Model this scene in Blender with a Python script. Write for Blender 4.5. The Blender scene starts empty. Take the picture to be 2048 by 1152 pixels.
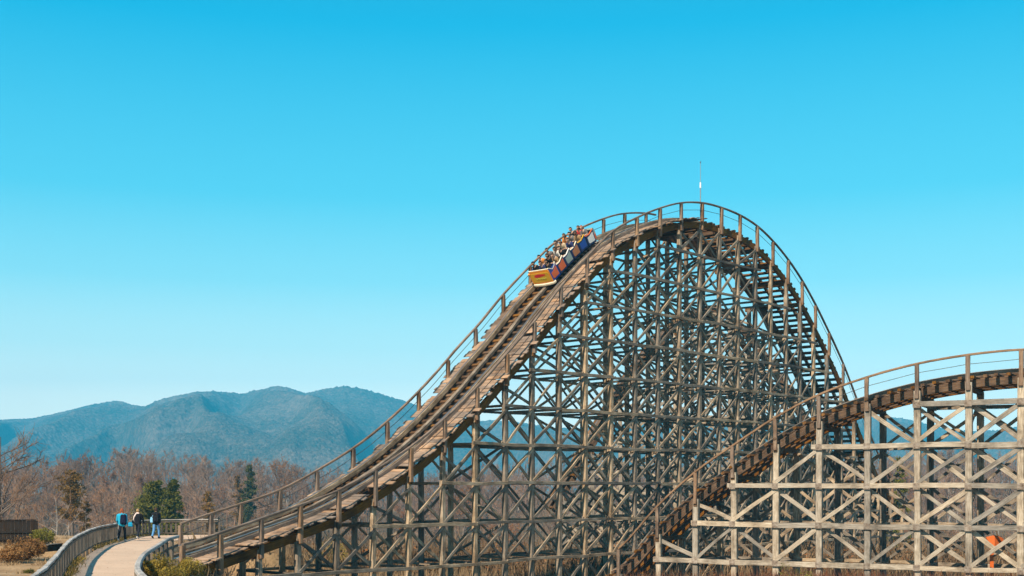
# sky colour by elevation (sine), blended over the Sky Texture; values are halved in the ramp
SKY_RAMP = [(0.0, (2.0, 1.9, 1.5)), (.068, (1.6, 1.62, 1.38)), (.108, (.88, 1.25, 1.22)), (.16, (.38, .96, 1.12)), (.225, (.12, .74, 1.02)), (.349, (.0, .50, .86)), (.55, (.05, .24, .48)), (1.0, (.12, .17, .26))]
SKY_RAMP = [(p_, tuple(v_ / 2 for v_ in c_)) for p_, c_ in SKY_RAMP]
EXPOSURE = 0.65
SKY_MIX = .965
SKY_STRENGTH = 0.1
HAZE_D = 0.00028
HAZE_COL = (.05, .60, 1.0)

import bpy, math, random
import numpy as np
from mathutils import Vector, Matrix, Quaternion

R = math.radians
F_PX, HORIZON = 2472.0, 970.0          # focal length and horizon row, in pixels of a 2048 wide picture
EYE = 3.0
scene = bpy.context.scene
COL = scene.collection
rng = np.random.default_rng(7)
random.seed(7)

def at(px, py, Y):
    """world point at distance Y seen at a photograph pixel"""
    return np.array([(px - 1024.0) * Y / F_PX, Y, EYE + (HORIZON - py) * Y / F_PX])

def px_x(px, Y):
    return (px - 1024.0) * Y / F_PX

def smooth(a, b, x):
    t = np.clip((x - a) / (b - a), 0, 1)
    return t * t * (3 - 2 * t)

# ------------------------------------------------------------------ noise
def hash2(ix, iy, seed=0):
    n = (ix.astype(np.int64) * 374761393 + iy.astype(np.int64) * 668265263 + seed * 1442695041) & 0x7fffffff
    n = ((n ^ (n >> 13)) * 1274126177) & 0x7fffffff
    return ((n ^ (n >> 16)) & 0xffff) / 65535.0

def vnoise(x, y, seed=0):
    x = np.asarray(x, float); y = np.asarray(y, float)
    x0 = np.floor(x); y0 = np.floor(y)
    fx = x - x0; fy = y - y0
    fx = fx * fx * (3 - 2 * fx); fy = fy * fy * (3 - 2 * fy)
    a = hash2(x0, y0, seed); b = hash2(x0 + 1, y0, seed)
    c = hash2(x0, y0 + 1, seed); d = hash2(x0 + 1, y0 + 1, seed)
    return a + (b - a) * fx + (c - a) * fy + (a - b - c + d) * fx * fy

def fbm(x, y, oct=4, seed=0):
    s = 0; a = 0.5; t = 0
    for o in range(oct):
        s = s + a * vnoise(x, y, seed + o * 17); t += a
        x = x * 2.03; y = y * 2.03; a *= 0.5
    return s / t

# ------------------------------------------------------------------ objects
def tag(o, label=None, cat=None, group=None, kind=None):
    if label: o['label'] = label
    if cat: o['category'] = cat
    if group: o['group'] = group
    if kind: o['kind'] = kind
    return o

def thing(name, label, cat, loc=(0, 0, 0), rz=0.0, group=None):
    o = bpy.data.objects.new(name, None)
    o.empty_display_size = 0.2
    COL.objects.link(o)
    o.location = loc
    o.rotation_euler = (0, 0, rz)
    return tag(o, label, cat, group)

def sub_empty(name, parent, mat=None):
    o = bpy.data.objects.new(name, None)
    o.empty_display_size = 0.1
    COL.objects.link(o)
    o.parent = parent
    if mat is not None:
        o.matrix_local = mat
    return o

def link_mesh(name, me, parent=None):
    o = bpy.data.objects.new(name, me)
    COL.objects.link(o)
    if parent is not None:
        o.parent = parent
    return o

def copy_tree(o, parent=None):
    c = o.copy()
    COL.objects.link(c)
    if parent is not None:
        c.parent = parent
    for ch in list(o.children):
        copy_tree(ch, c)
    return c

class MB:
    """collects vertices and faces and links them as one mesh object"""
    def __init__(self):
        self.v = []; self.f = []; self.uv = []; self.n = 0; self.ids = 0
        self.mi = []
    def add(self, verts, faces, uvs=None, mat=0):
        verts = np.asarray(verts, float).reshape(-1, 3)
        self.v.append(verts)
        for k, fc in enumerate(faces):
            self.f.append([i + self.n for i in fc])
            self.uv.append(uvs[k] if uvs is not None else [(0.5, 0.5)] * len(fc))
            self.mi.append(mat)
        self.n += len(verts)
    def build(self, name, mats, parent=None, origin=(0, 0, 0), smooth_shade=False):
        me = bpy.data.meshes.new(name)
        v = np.concatenate(self.v) - np.asarray(origin, float)
        me.from_pydata(v.tolist(), [], self.f)
        uvl = me.uv_layers.new(name='UVMap')
        flat = [c for f in self.uv for p in f for c in p]
        uvl.data.foreach_set('uv', flat)
        if not isinstance(mats, (list, tuple)): mats = [mats]
        for m in mats: me.materials.append(m)
        me.polygons.foreach_set('material_index', self.mi)
        if smooth_shade:
            me.polygons.foreach_set('use_smooth', [True] * len(me.polygons))
        me.update()
        return link_mesh(name, me, parent)

def unit(v):
    v = np.asarray(v, float)
    return v / (np.linalg.norm(v) + 1e-12)

def sweep(mb, pts, lats, ups, w, h, ch=0.12, mat=0, wob=0.0, caps=True):
    """a timber of section w x h (chamfered) along pts"""
    pts = np.asarray(pts, float)
    m = len(pts)
    cw = min(w, h) * ch
    a, b = w / 2, h / 2
    sec = np.array([(-a + cw, -b), (a - cw, -b), (a, -b + cw), (a, b - cw), (a - cw, b), (-a + cw, b), (-a, b - cw), (-a, -b + cw)])
    per = np.array([0, w, w, w + h, w + h, 2 * w + h, 2 * w + h, 2 * w + 2 * h]) / (2 * w + 2 * h) * 0.9 + 0.05
    V = []
    u = random.random() * 50
    us = []
    for i in range(m):
        l = lats[i] if len(np.shape(lats)) > 1 else lats
        uu = ups[i] if len(np.shape(ups)) > 1 else ups
        s = sec * (1 + (random.random() - .5) * wob)
        o = (np.random.rand(2) - .5) * wob * 0.25
        V.append(pts[i] + np.outer(s[:, 0] + o[0] * w, l) + np.outer(s[:, 1] + o[1] * h, uu))
        if i: u += np.linalg.norm(pts[i] - pts[i - 1])
        us.append(u)
    mb.ids += 1
    idv = mb.ids * 7 % 997
    F = []; U = []
    for i in range(m - 1):
        for k in range(8):
            k2 = (k + 1) % 8
            F.append((i * 8 + k, i * 8 + k2, (i + 1) * 8 + k2, (i + 1) * 8 + k))
            va = per[k]; vb = per[k2] if k2 else 0.99
            U.append([(us[i], idv + va), (us[i], idv + vb), (us[i + 1], idv + vb), (us[i + 1], idv + va)])
    if caps:
        F.append(tuple(range(7, -1, -1))); U.append([(us[0] + sec[k, 1] * .2, idv + .5 + sec[k, 0] * .5) for k in range(7, -1, -1)])
        F.append(tuple((m - 1) * 8 + k for k in range(8))); U.append([(us[-1] + sec[k, 1] * .2, idv + .5 + sec[k, 0] * .5) for k in range(8)])
    mb.add(np.concatenate(V), F, U, mat)

def beam(mb, p0, p1, w, h, lat=None, ch=0.12, wob=0.06, seg=3, mat=0, bow=0.0):
    """straight timber: w across 'lat', h across the remaining axis"""
    p0 = np.asarray(p0, float); p1 = np.asarray(p1, float)
    a = unit(p1 - p0)
    if lat is None:
        lat = np.cross(a, (0, 0, 1.0))
        if np.linalg.norm(lat) < 1e-3: lat = np.array((1.0, 0, 0))
    lat = unit(lat - a * np.dot(lat, a))
    up = np.cross(lat, a)
    t = np.linspace(0, 1, seg + 1)[:, None]
    pts = p0 + (p1 - p0) * t
    if bow:
        pts = pts + np.sin(t * math.pi) * (up * (random.random() - .5) + lat * (random.random() - .5) * .5) * 2 * bow
    sweep(mb, pts, lat, up, w, h, ch, mat, wob)

def box(mb, c, s, mat=0, rot=None):
    x, y, z = np.asarray(s, float) / 2
    v = np.array([(-x, -y, -z), (x, -y, -z), (x, y, -z), (-x, y, -z), (-x, -y, z), (x, -y, z), (x, y, z), (-x, y, z)])
    if rot is not None: v = v @ np.asarray(rot).T
    mb.ids += 1
    q = [(0, 3, 2, 1), (4, 5, 6, 7), (0, 1, 5, 4), (1, 2, 6, 5), (2, 3, 7, 6), (3, 0, 4, 7)]
    i = mb.ids
    mb.add(v + np.asarray(c, float), q, [[(0, i), (1, i), (1, i + .9), (0, i + .9)]] * 6, mat)

def tubes(p0, p1, r0, r1, k=3, rs=None):
    """arrays of tapered prisms -> verts, faces (numpy)"""
    p0 = np.asarray(p0, float); p1 = np.asarray(p1, float)
    r0 = np.asarray(r0, float); r1 = np.asarray(r1, float)
    n = len(p0)
    a = p1 - p0
    L = np.linalg.norm(a, axis=1, keepdims=True) + 1e-9
    a = a / L
    ref = np.where(np.abs(a[:, 2:3]) > .9, np.array([[1.0, 0, 0]]), np.array([[0, 0, 1.0]]))
    s = np.cross(a, ref); s /= np.linalg.norm(s, axis=1, keepdims=True) + 1e-9
    t = np.cross(a, s)
    ang = np.arange(k) * 2 * math.pi / k
    V = np.empty((n, 2, k, 3))
    for j in range(k):
        d = s * math.cos(ang[j]) + t * math.sin(ang[j])
        V[:, 0, j] = p0 + d * r0[:, None]
        V[:, 1, j] = p1 + d * r1[:, None]
    base = (np.arange(n) * 2 * k)[:, None]
    F = []
    for j in range(k):
        j2 = (j + 1) % k
        F.append(np.concatenate([base + j, base + k + j, base + k + j2, base + j2], 1))
    return V.reshape(-1, 3), np.concatenate(F)

def np_mesh(name, V, F, mats, mi=None, smooth_shade=False):
    """fast mesh from numpy arrays; F is (n,3) or (n,4), or a list of such"""
    if not isinstance(F, list): F = [F]
    F = [f for f in F if len(f)]
    me = bpy.data.meshes.new(name)
    me.vertices.add(len(V)); me.vertices.foreach_set('co', np.asarray(V, np.float32).ravel())
    nl = sum(f.size for f in F); npoly = sum(len(f) for f in F)
    me.loops.add(nl); me.loops.foreach_set('vertex_index', np.concatenate([f.ravel() for f in F]).astype(np.int32))
    me.polygons.add(npoly)
    tot = np.concatenate([np.full(len(f), f.shape[1]) for f in F]).astype(np.int32)
    st = np.concatenate([[0], np.cumsum(tot)[:-1]]).astype(np.int32)
    me.polygons.foreach_set('loop_start', st); me.polygons.foreach_set('loop_total', tot)
    if not isinstance(mats, (list, tuple)): mats = [mats]
    for m in mats: me.materials.append(m)
    if mi is not None: me.polygons.foreach_set('material_index', np.asarray(mi, np.int32))
    if smooth_shade: me.polygons.foreach_set('use_smooth', np.ones(npoly, bool))
    me.update(calc_edges=True); me.validate()
    return me

# ------------------------------------------------------------------ materials
def new_mat(name):
    m = bpy.data.materials.new(name)
    m.use_nodes = True
    nt = m.node_tree
    b = nt.nodes['Principled BSDF']
    b.inputs['Roughness'].default_value = 0.85
    b.inputs['Specular IOR Level'].default_value = 0.25
    return m, nt, b

def N(nt, t, **kw):
    n = nt.nodes.new(t)
    for k, v in kw.items(): setattr(n, k, v)
    return n

def ramp(nt, stops, fac):
    r = N(nt, 'ShaderNodeValToRGB')
    e = r.color_ramp.elements
    while len(e) < len(stops): e.new(0.5)
    for i, (p, c) in enumerate(stops):
        e[i].position = p; e[i].color = (*c, 1)
    nt.links.new(fac, r.inputs['Fac'])
    return r.outputs['Color']

def math_node(nt, op, a, b=None, c=None):
    n = N(nt, 'ShaderNodeMath', operation=op)
    for i, v in enumerate((a, b, c)):
        if v is None: continue
        if isinstance(v, (int, float)): n.inputs[i].default_value = v
        else: nt.links.new(v, n.inputs[i])
    return n.outputs[0]

def mul_col(nt, col, fac):
    m = N(nt, 'ShaderNodeVectorMath', operation='SCALE')
    nt.links.new(col, m.inputs[0])
    if isinstance(fac, float): m.inputs['Scale'].default_value = fac
    else: nt.links.new(fac, m.inputs['Scale'])
    return m.outputs['Vector']

def mixc(nt, fac, a, b):
    m = N(nt, 'ShaderNodeMix', data_type='RGBA')
    if isinstance(fac, float): m.inputs[0].default_value = fac
    else: nt.links.new(fac, m.inputs[0])
    for i, v in ((6, a), (7, b)):
        if isinstance(v, tuple): m.inputs[i].default_value = (*v, 1)
        else: nt.links.new(v, m.inputs[i])
    return m.outputs[2]

def noise(nt, vec, scale, detail=3.0, rough=.55):
    n = N(nt, 'ShaderNodeTexNoise')
    n.inputs['Scale'].default_value = scale
    n.inputs['Detail'].default_value = detail
    n.inputs['Roughness'].default_value = rough
    if vec is not None: nt.links.new(vec, n.inputs['Vector'])
    return n.outputs['Fac']

def wood(name, dark, mid, light, tint=0.35, bump=0.35):
    """weathered timber: grain along u of the UV map, one tint per timber"""
    m, nt, b = new_mat(name)
    uv = N(nt, 'ShaderNodeUVMap').outputs[0]
    sep = N(nt, 'ShaderNodeSeparateXYZ'); nt.links.new(uv, sep.inputs[0])
    idn = math_node(nt, 'FLOOR', sep.outputs[1])
    oi = N(nt, 'ShaderNodeObjectInfo').outputs['Random']
    wn = N(nt, 'ShaderNodeTexWhiteNoise', noise_dimensions='2D')
    cmb = N(nt, 'ShaderNodeCombineXYZ'); nt.links.new(idn, cmb.inputs[0]); nt.links.new(oi, cmb.inputs[1])
    nt.links.new(cmb.outputs[0], wn.inputs['Vector'])
    c2 = N(nt, 'ShaderNodeCombineXYZ')
    nt.links.new(math_node(nt, 'MULTIPLY', sep.outputs[0], 1.1), c2.inputs[0])
    nt.links.new(math_node(nt, 'MULTIPLY', sep.outputs[1], 15.0), c2.inputs[1])
    nt.links.new(math_node(nt, 'MULTIPLY', oi, 40.0), c2.inputs[2])
    g = noise(nt, c2.outputs[0], 1.6, 5, .65)
    geo = N(nt, 'ShaderNodeNewGeometry').outputs['Position']
    blot = noise(nt, geo, 0.9, 4, .6)
    fac = math_node(nt, 'ADD', math_node(nt, 'MULTIPLY', g, .65), math_node(nt, 'MULTIPLY', blot, .35))
    col = ramp(nt, [(.33, dark), (.5, mid), (.66, light)], fac)
    tn = math_node(nt, 'ADD', math_node(nt, 'MULTIPLY', wn.outputs['Value'], tint), 1 - tint * .5)
    col = mul_col(nt, col, tn)
    stain = noise(nt, geo, .45, 5, .7)
    col = mul_col(nt, col, math_node(nt, 'MINIMUM', math_node(nt, 'MULTIPLY_ADD', stain, 2.4, -.15), 1.08))
    # warm or grey per timber
    col2 = N(nt, 'ShaderNodeHueSaturation'); nt.links.new(col, col2.inputs['Color'])
    nt.links.new(math_node(nt, 'ADD', math_node(nt, 'MULTIPLY', wn.outputs['Color'] if False else wn.outputs['Value'], .5), .75), col2.inputs['Saturation'])
    nt.links.new(col2.outputs[0], b.inputs['Base Color'])
    bp = N(nt, 'ShaderNodeBump'); bp.inputs['Strength'].default_value = bump; bp.inputs['Distance'].default_value = .03
    nt.links.new(g, bp.inputs['Height']); nt.links.new(bp.outputs[0], b.inputs['Normal'])
    b.inputs['Roughness'].default_value = .9
    return m

def speckle(name, c0, c1, c2, scale=1.0, big=.12, rough=.9, rand=0.3, transl=0.0):
    """organic colour variation over world position (foliage, litter, bark)"""
    m, nt, b = new_mat(name)
    geo = N(nt, 'ShaderNodeNewGeometry').outputs['Position']
    a = noise(nt, geo, scale, 3, .6)
    g = noise(nt, geo, big, 3, .5)
    fac = math_node(nt, 'ADD', math_node(nt, 'MULTIPLY', a, .6), math_node(nt, 'MULTIPLY', g, .4))
    col = ramp(nt, [(.32, c0), (.5, c1), (.68, c2)], fac)
    oi = N(nt, 'ShaderNodeObjectInfo').outputs['Random']
    col = mul_col(nt, col, math_node(nt, 'ADD', math_node(nt, 'MULTIPLY', oi, rand), 1 - rand * .5))
    nt.links.new(col, b.inputs['Base Color'])
    b.inputs['Roughness'].default_value = rough
    b.inputs['Specular IOR Level'].default_value = .1
    if transl:
        tr = N(nt, 'ShaderNodeBsdfTranslucent'); nt.links.new(col, tr.inputs[0])
        mx = N(nt, 'ShaderNodeMixShader'); mx.inputs[0].default_value = transl
        out = nt.nodes['Material Output']
        nt.links.new(b.outputs[0], mx.inputs[1]); nt.links.new(tr.outputs[0], mx.inputs[2])
        nt.links.new(mx.outputs[0], out.inputs['Surface'])
    return m

def plain(name, c, rough=.6, metal=0.0, spec=.3, var=.15, scale=6.0):
    m, nt, b = new_mat(name)
    geo = N(nt, 'ShaderNodeTexCoord').outputs['Object']
    a = noise(nt, geo, scale, 3, .6)
    v = math_node(nt, 'ADD', math_node(nt, 'MULTIPLY', a, var * 2), 1 - var)
    rgb = N(nt, 'ShaderNodeRGB'); rgb.outputs[0].default_value = (*c, 1)
    nt.links.new(mul_col(nt, rgb.outputs[0], v), b.inputs['Base Color'])
    b.inputs['Roughness'].default_value = rough; b.inputs['Metallic'].default_value = metal
    b.inputs['Specular IOR Level'].default_value = spec
    return m

M = {}
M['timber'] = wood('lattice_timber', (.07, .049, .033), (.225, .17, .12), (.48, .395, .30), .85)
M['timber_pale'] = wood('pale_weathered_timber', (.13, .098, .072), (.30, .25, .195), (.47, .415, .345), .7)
M['deck'] = wood('deck_board', (.12, .075, .047), (.265, .18, .125), (.43, .32, .24), .7)
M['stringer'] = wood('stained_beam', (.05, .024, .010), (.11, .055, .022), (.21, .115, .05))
M['rail_wood'] = wood('handrail_timber', (.085, .05, .03), (.19, .12, .078), (.33, .235, .16))
M['fence_wood'] = wood('grey_fence_timber', (.05, .04, .032), (.115, .095, .077), (.21, .18, .15))
M['fence_cap'] = wood('bleached_top_rail', (.27, .25, .23), (.43, .40, .37), (.60, .57, .54))
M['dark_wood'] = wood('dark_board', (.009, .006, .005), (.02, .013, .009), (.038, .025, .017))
M['steel'] = plain('worn_steel', (.28, .27, .26), .4, .8)
M['wire'] = plain('wire', (.09, .08, .075), .6, .4)

# ------------------------------------------------------------------ camera, world, sun
cam = bpy.data.cameras.new('camera')
cam.sensor_width = 36.0
cam.lens = F_PX / 2048 * 36.0
cam.shift_y = (HORIZON - 576.0) / 2048
cam.clip_start = 0.5; cam.clip_end = 20000
camo = bpy.data.objects.new('camera', cam)
COL.objects.link(camo)
camo.location = (0, 0, EYE); camo.rotation_euler = (R(90), 0, 0)
scene.camera = camo

SUN_EL, SUN_DIR = 40.0, unit((-0.52, -0.854, 0))
S = np.array([SUN_DIR[0] * math.cos(R(SUN_EL)), SUN_DIR[1] * math.cos(R(SUN_EL)), math.sin(R(SUN_EL))])
sun = bpy.data.lights.new('sun', 'SUN')
sun.energy = 5.0; sun.angle = R(0.5); sun.color = (1.0, .86, .67)
suno = bpy.data.objects.new('sun', sun); COL.objects.link(suno)
suno.location = (-60, -25, 60)
suno.rotation_euler = Vector(S).to_track_quat('Z', 'Y').to_euler()

w = bpy.data.worlds.new('World'); scene.world = w
w.use_nodes = True
nt = w.node_tree
bg = nt.nodes['Background']
sky = N(nt, 'ShaderNodeTexSky', sky_type='NISHITA')
sky.sun_disc = False
sky.sun_elevation = R(SUN_EL)
sky.sun_rotation = math.atan2(S[0], S[1])
sky.altitude = 300; sky.air_density = 1.0; sky.dust_density = 0.6; sky.ozone_density = 1.2
tcw = N(nt, 'ShaderNodeTexCoord').outputs['Generated']
sz = N(nt, 'ShaderNodeSeparateXYZ'); nt.links.new(tcw, sz.inputs[0])
K_ = 2 * .5 ** EXPOSURE / SKY_STRENGTH
cl = ramp(nt, SKY_RAMP, sz.outputs[2])
for n_ in nt.nodes:
    if n_.type == 'VALTORGB': n_.color_ramp.interpolation = 'EASE' if False else 'LINEAR'
cl = mul_col(nt, cl, K_)
nt.links.new(mixc(nt, SKY_MIX, sky.outputs[0], cl), bg.inputs['Color'])
bg.inputs['Strength'].default_value = SKY_STRENGTH

scene.view_settings.view_transform = 'Standard'
scene.view_settings.look = 'None'
scene.view_settings.exposure = EXPOSURE
scene.view_settings.gamma = 1.0
scene.cycles.max_bounces = 6
scene.cycles.diffuse_bounces = 3
scene.cycles.volume_bounces = 0
scene.cycles.use_denoising = True

# ------------------------------------------------------------------ path outline and terrain
FENCE_PTS = np.array([(-9.4, 22), (-11.0, 28.5), (-12.75, 34.3), (-14.8, 40.7), (-16.5, 46.1), (-17.95, 51.1), (-19.5, 57), (-20.4, 60.8), (-21.0, 64.5), (-21.5, 67.6),
                      (-21.9, 70.4), (-21.8, 72.6), (-20.8, 74.0), (-19.2, 74.5), (-17.6, 74.9)], float)
RIGHT_PTS = np.array([(-5.0, 22), (-7.3, 28), (-9.5, 33), (-10.9, 36.5), (-11.9, 40), (-13.1, 45), (-14.5, 51), (-16.0, 57), (-17.1, 61), (-17.9, 64.5),
                      (-18.2, 66.8), (-17.8, 68.9), (-16.8, 70.2), (-15.0, 70.9)], float)

def resample(P, n):
    """smooth curve through points, n samples by arc length"""
    P = np.asarray(P, float)
    d = np.concatenate([[0], np.cumsum(np.linalg.norm(np.diff(P, axis=0), axis=1))])
    Q = []
    for t in np.linspace(0, len(P) - 1, 40 * len(P)):
        i = min(int(t), len(P) - 2); f = t - i
        p0 = P[max(i - 1, 0)]; p1 = P[i]; p2 = P[i + 1]; p3 = P[min(i + 2, len(P) - 1)]
        Q.append(.5 * ((2 * p1) + (-p0 + p2) * f + (2 * p0 - 5 * p1 + 4 * p2 - p3) * f * f + (-p0 + 3 * p1 - 3 * p2 + p3) * f ** 3))
    Q = np.array(Q)
    d = np.concatenate([[0], np.cumsum(np.linalg.norm(np.diff(Q, axis=0), axis=1))])
    s = np.linspace(0, d[-1], n)
    return np.stack([np.interp(s, d, Q[:, k]) for k in range(Q.shape[1])], 1)

fence_line = resample(FENCE_PTS, 160)
right_line = resample(RIGHT_PTS, 160)
fdir = np.gradient(fence_line, axis=0); fdir /= np.linalg.norm(fdir, axis=1, keepdims=True)
fence_full = np.concatenate([FENCE_PTS, [(-15.4, 75.2)]])
left_full = resample(fence_full, 160)
fd2 = np.gradient(left_full, axis=0); fd2 /= np.linalg.norm(fd2, axis=1, keepdims=True)
left_line = left_full + np.stack([fd2[:, 1], -fd2[:, 0]], 1) * 0.28
mid_line = .5 * (left_line + right_line)

# main track: plan position and height of every bent (near edge of the deck)
MAIN_PX = [360, 435, 516, 595, 672, 746, 816, 885, 950, 1010, 1063, 1117, 1170, 1221, 1270, 1316, 1358, 1400, 1438, 1475.5, 1510.6, 1541, 1572, 1600, 1626, 1653, 1682, 1708, 1733, 1757, 1781, 1804, 1827, 1850]
MAIN_HR = [0.42, 0.87, 1.46, 2.08, 2.78, 3.83, 5.06, 6.65, 8.5, 10.55, 12.6, 14.95, 17.05, 18.95, 20.2, 21.2, 21.95, 22.35, 22.43, 22.29, 21.88, 21.15, 20.1, 18.8, 17.2, 15.25, 12.95, 10.3, 7.6, 5.2, 3.3, 2.0, 1.1, .5]
HR = 1.15
mn = np.arange(len(MAIN_PX)).astype(float)
mY = 54.436 + 1.783 * mn
mX = px_x(np.array(MAIN_PX), mY)
k_ = np.array([1, 2, 3, 2, 1.]) / 9
mXs = mX.copy(); mXs[2:-2] = np.convolve(mX, k_, 'valid'); mX = .5 * mX + .5 * mXs
mZ = np.array(MAIN_HR) - HR
# two more bents below the path at the low end
mn = np.concatenate([[-2, -1], mn]); mY = np.concatenate([[mY[0] - 3.4, mY[0] - 1.7], mY])
mX = np.concatenate([[mX[0] - 3.5, mX[0] - 1.75], mX]); mZ = np.concatenate([[-1.2, -1.02], mZ])

def gz(x, y):
    x = np.asarray(x, float); y = np.asarray(y, float)
    shp = np.broadcast(x, y).shape
    x = np.broadcast_to(x, shp).ravel(); y = np.broadcast_to(y, shp).ravel()
    z = np.zeros(len(x))
    near = (np.abs(x) < 70) & (y > 5) & (y < 130)
    d = np.full(len(x), 99.0)
    if near.any():
        P = np.stack([x[near], y[near]], 1)
        dd = np.full(len(P), 99.0)
        for c in mid_line[::2]:
            dd = np.minimum(dd, np.hypot(P[:, 0] - c[0], P[:, 1] - c[1]))
        d[near] = dd
    xl = np.interp(y, left_full[:110, 1], left_full[:110, 0] - .2)
    leftside = (1 - smooth(-.2, 1.0, x - xl)) * (1 - smooth(74, 80, y))
    low = (-2.45 * smooth(1.75, 4.6, d) - .8 * smooth(4.5, 9, d)) * (1 - leftside)
    z += low
    z += (fbm(x * .25, y * .25, 3, 5) - .5) * .35 * smooth(1.9, 4, d)
    # falls away behind the path into a valley, then the wooded hill
    z += -6.2 * smooth(80, 190, y)
    az = x / np.maximum(y, 1.0) * F_PX + 1024
    top = np.interp(az, [-600, 0, 60, 120, 180, 240, 300, 340, 400, 460, 520, 600, 700, 800, 1000, 1300, 1500, 1750, 2048, 2600],
                    [925, 922, 913, 908, 899, 888, 891, 895, 907, 917, 926, 931, 938, 938, 928, 918, 908, 898, 896, 905])
    hill = (HORIZON - top) / F_PX * 500 + 3 - 14.0
    z = z + (hill + 8.5) * smooth(215, 500, y) - (hill + 30) * smooth(560, 900, y)
    z += (fbm(x * .012, y * .012, 4, 9) - .5) * 7 * smooth(130, 300, y)
    # the cutting the track runs through at its low end
    tr = np.interp(np.linspace(-2, 3.2, 30), mn, np.arange(len(mn)))
    cut = np.full(len(x), 99.0)
    if near.any():
        P = np.stack([x[near], y[near]], 1)
        cz = cut[near]
        for n in np.linspace(-1.3, 4.5, 40):
            i = np.array([np.interp(n, mn, a) for a in (mX, mY, mZ)])
            for u in (-.3, 1.2, 2.6, 4.2):
                q = (i[0] - .74 * u, i[1] + .67 * u)
                r = np.hypot(P[:, 0] - q[0], P[:, 1] - q[1])
                cz = np.minimum(cz, i[2] - .75 + 1.6 * smooth(.9, 2.0, r) + np.where(r > 2.0, 50, 0))
        cut[near] = cz
    z = np.minimum(z, cut)
    return z.reshape(shp)

def gz1(x, y):
    return float(gz(np.array([x]), np.array([y]))[0])

def axis_lines(lo, hi, step, far_lo, far_hi, g=1.14):
    a = list(np.arange(lo, hi + 1e-6, step))
    s = step; p = hi; up = []
    while p < far_hi: s *= g; p += s; up.append(p)
    s = step; p = lo; dn = []
    while p > far_lo: s *= g; p -= s; dn.append(p)
    return np.array(dn[::-1] + a + up)

gx = axis_lines(-34, 44, .5, -2600, 2900, 1.09)
gy = axis_lines(20, 112, .5, -300, 3300, 1.055)
GX, GY = np.meshgrid(gx, gy)
GZ = gz(GX, GY) - .03
V = np.stack([GX, GY, GZ], -1).reshape(-1, 3)
nx = len(gx)
ii, jj = np.meshgrid(np.arange(nx - 1), np.arange(len(gy) - 1))
q0 = (jj * nx + ii).ravel()
Fg = np.stack([q0, q0 + 1, q0 + nx + 1, q0 + nx], 1)

# ground: dry grass, leaf litter, bare earth
m, nt, b = new_mat('dry_ground')
pos = N(nt, 'ShaderNodeNewGeometry').outputs['Position']
n1 = noise(nt, pos, .35, 5, .6); n2 = noise(nt, pos, 6.0, 4, .7); n3 = noise(nt, pos, .05, 3, .5)
c = ramp(nt, [(.30, (.13, .075, .035)), (.45, (.27, .165, .08)), (.58, (.42, .28, .15)), (.72, (.24, .20, .07))], math_node(nt, 'ADD', math_node(nt, 'MULTIPLY', n1, .6), math_node(nt, 'MULTIPLY', n3, .4)))
c = mul_col(nt, c, math_node(nt, 'ADD', math_node(nt, 'MULTIPLY', n2, 1.1), .45))
sx = N(nt, 'ShaderNodeSeparateXYZ'); nt.links.new(pos, sx.inputs[0])
litter = math_node(nt, 'SMOOTH_MIN', math_node(nt, 'MULTIPLY_ADD', sx.outputs[0], .3, 4.6), 1.0, .1)   # leaf litter right of the path
litter = math_node(nt, 'MAXIMUM', litter, math_node(nt, 'MINIMUM', math_node(nt, 'MULTIPLY_ADD', sx.outputs[1], .1, -8.2), 1.0))
litter = math_node(nt, 'MAXIMUM', litter, 0.0)
c = mul_col(nt, c, math_node(nt, 'MULTIPLY_ADD', litter, -.55, 1.0))
nt.links.new(c, b.inputs['Base Color'])
bp = N(nt, 'ShaderNodeBump'); bp.inputs['Strength'].default_value = .6; bp.inputs['Distance'].default_value = .08
nt.links.new(n2, bp.inputs['Height']); nt.links.new(bp.outputs[0], b.inputs['Normal'])
M['ground'] = m
g = link_mesh('ground', np_mesh('ground', V, Fg, M['ground'], smooth_shade=True))
tag(g, kind='structure')

# path: a concrete slab with an edge
m, nt, b = new_mat('path_concrete')
tc = N(nt, 'ShaderNodeUVMap').outputs[0]
pos = N(nt, 'ShaderNodeNewGeometry').outputs['Position']
n1 = noise(nt, pos, .5, 5, .6); n2 = noise(nt, pos, 9.0, 4, .7)
c = ramp(nt, [(.3, (.48, .345, .245)), (.55, (.60, .435, .315)), (.75, (.67, .50, .375))], math_node(nt, 'ADD', math_node(nt, 'MULTIPLY', n1, .7), math_node(nt, 'MULTIPLY', n2, .3)))
sp = N(nt, 'ShaderNodeSeparateXYZ'); nt.links.new(tc, sp.inputs[0])
fr = math_node(nt, 'FRACT', math_node(nt, 'MULTIPLY', sp.outputs[0], 1 / 3.0))
joint = math_node(nt, 'LESS_THAN', fr, .012)
c = mixc(nt, math_node(nt, 'MULTIPLY', joint, .55), c, (.22, .15, .10))
nt.links.new(c, b.inputs['Base Color'])
bp = N(nt, 'ShaderNodeBump'); bp.inputs['Strength'].default_value = .15; bp.inputs['Distance'].default_value = .02
nt.links.new(n2, bp.inputs['Height']); nt.links.new(bp.outputs[0], b.inputs['Normal'])
M['path'] = m
mb = MB()
cols = 7
n = len(left_line)
acc = np.concatenate([[0], np.cumsum(np.linalg.norm(np.diff(mid_line, axis=0), axis=1))])
V = []
for i in range(n):
    for k in range(cols):
        p = left_line[i] + (right_line[i] - left_line[i]) * k / (cols - 1)
        V.append((p[0], p[1], 0.0))
Fp = []; U = []
for i in range(n - 1):
    for k in range(cols - 1):
        a = i * cols + k
        Fp.append((a, a + 1, a + cols + 1, a + cols))
        U.append([(acc[i], k), (acc[i], k + 1), (acc[i + 1], k + 1), (acc[i + 1], k)])
mb.add(V, Fp, U)
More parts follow.
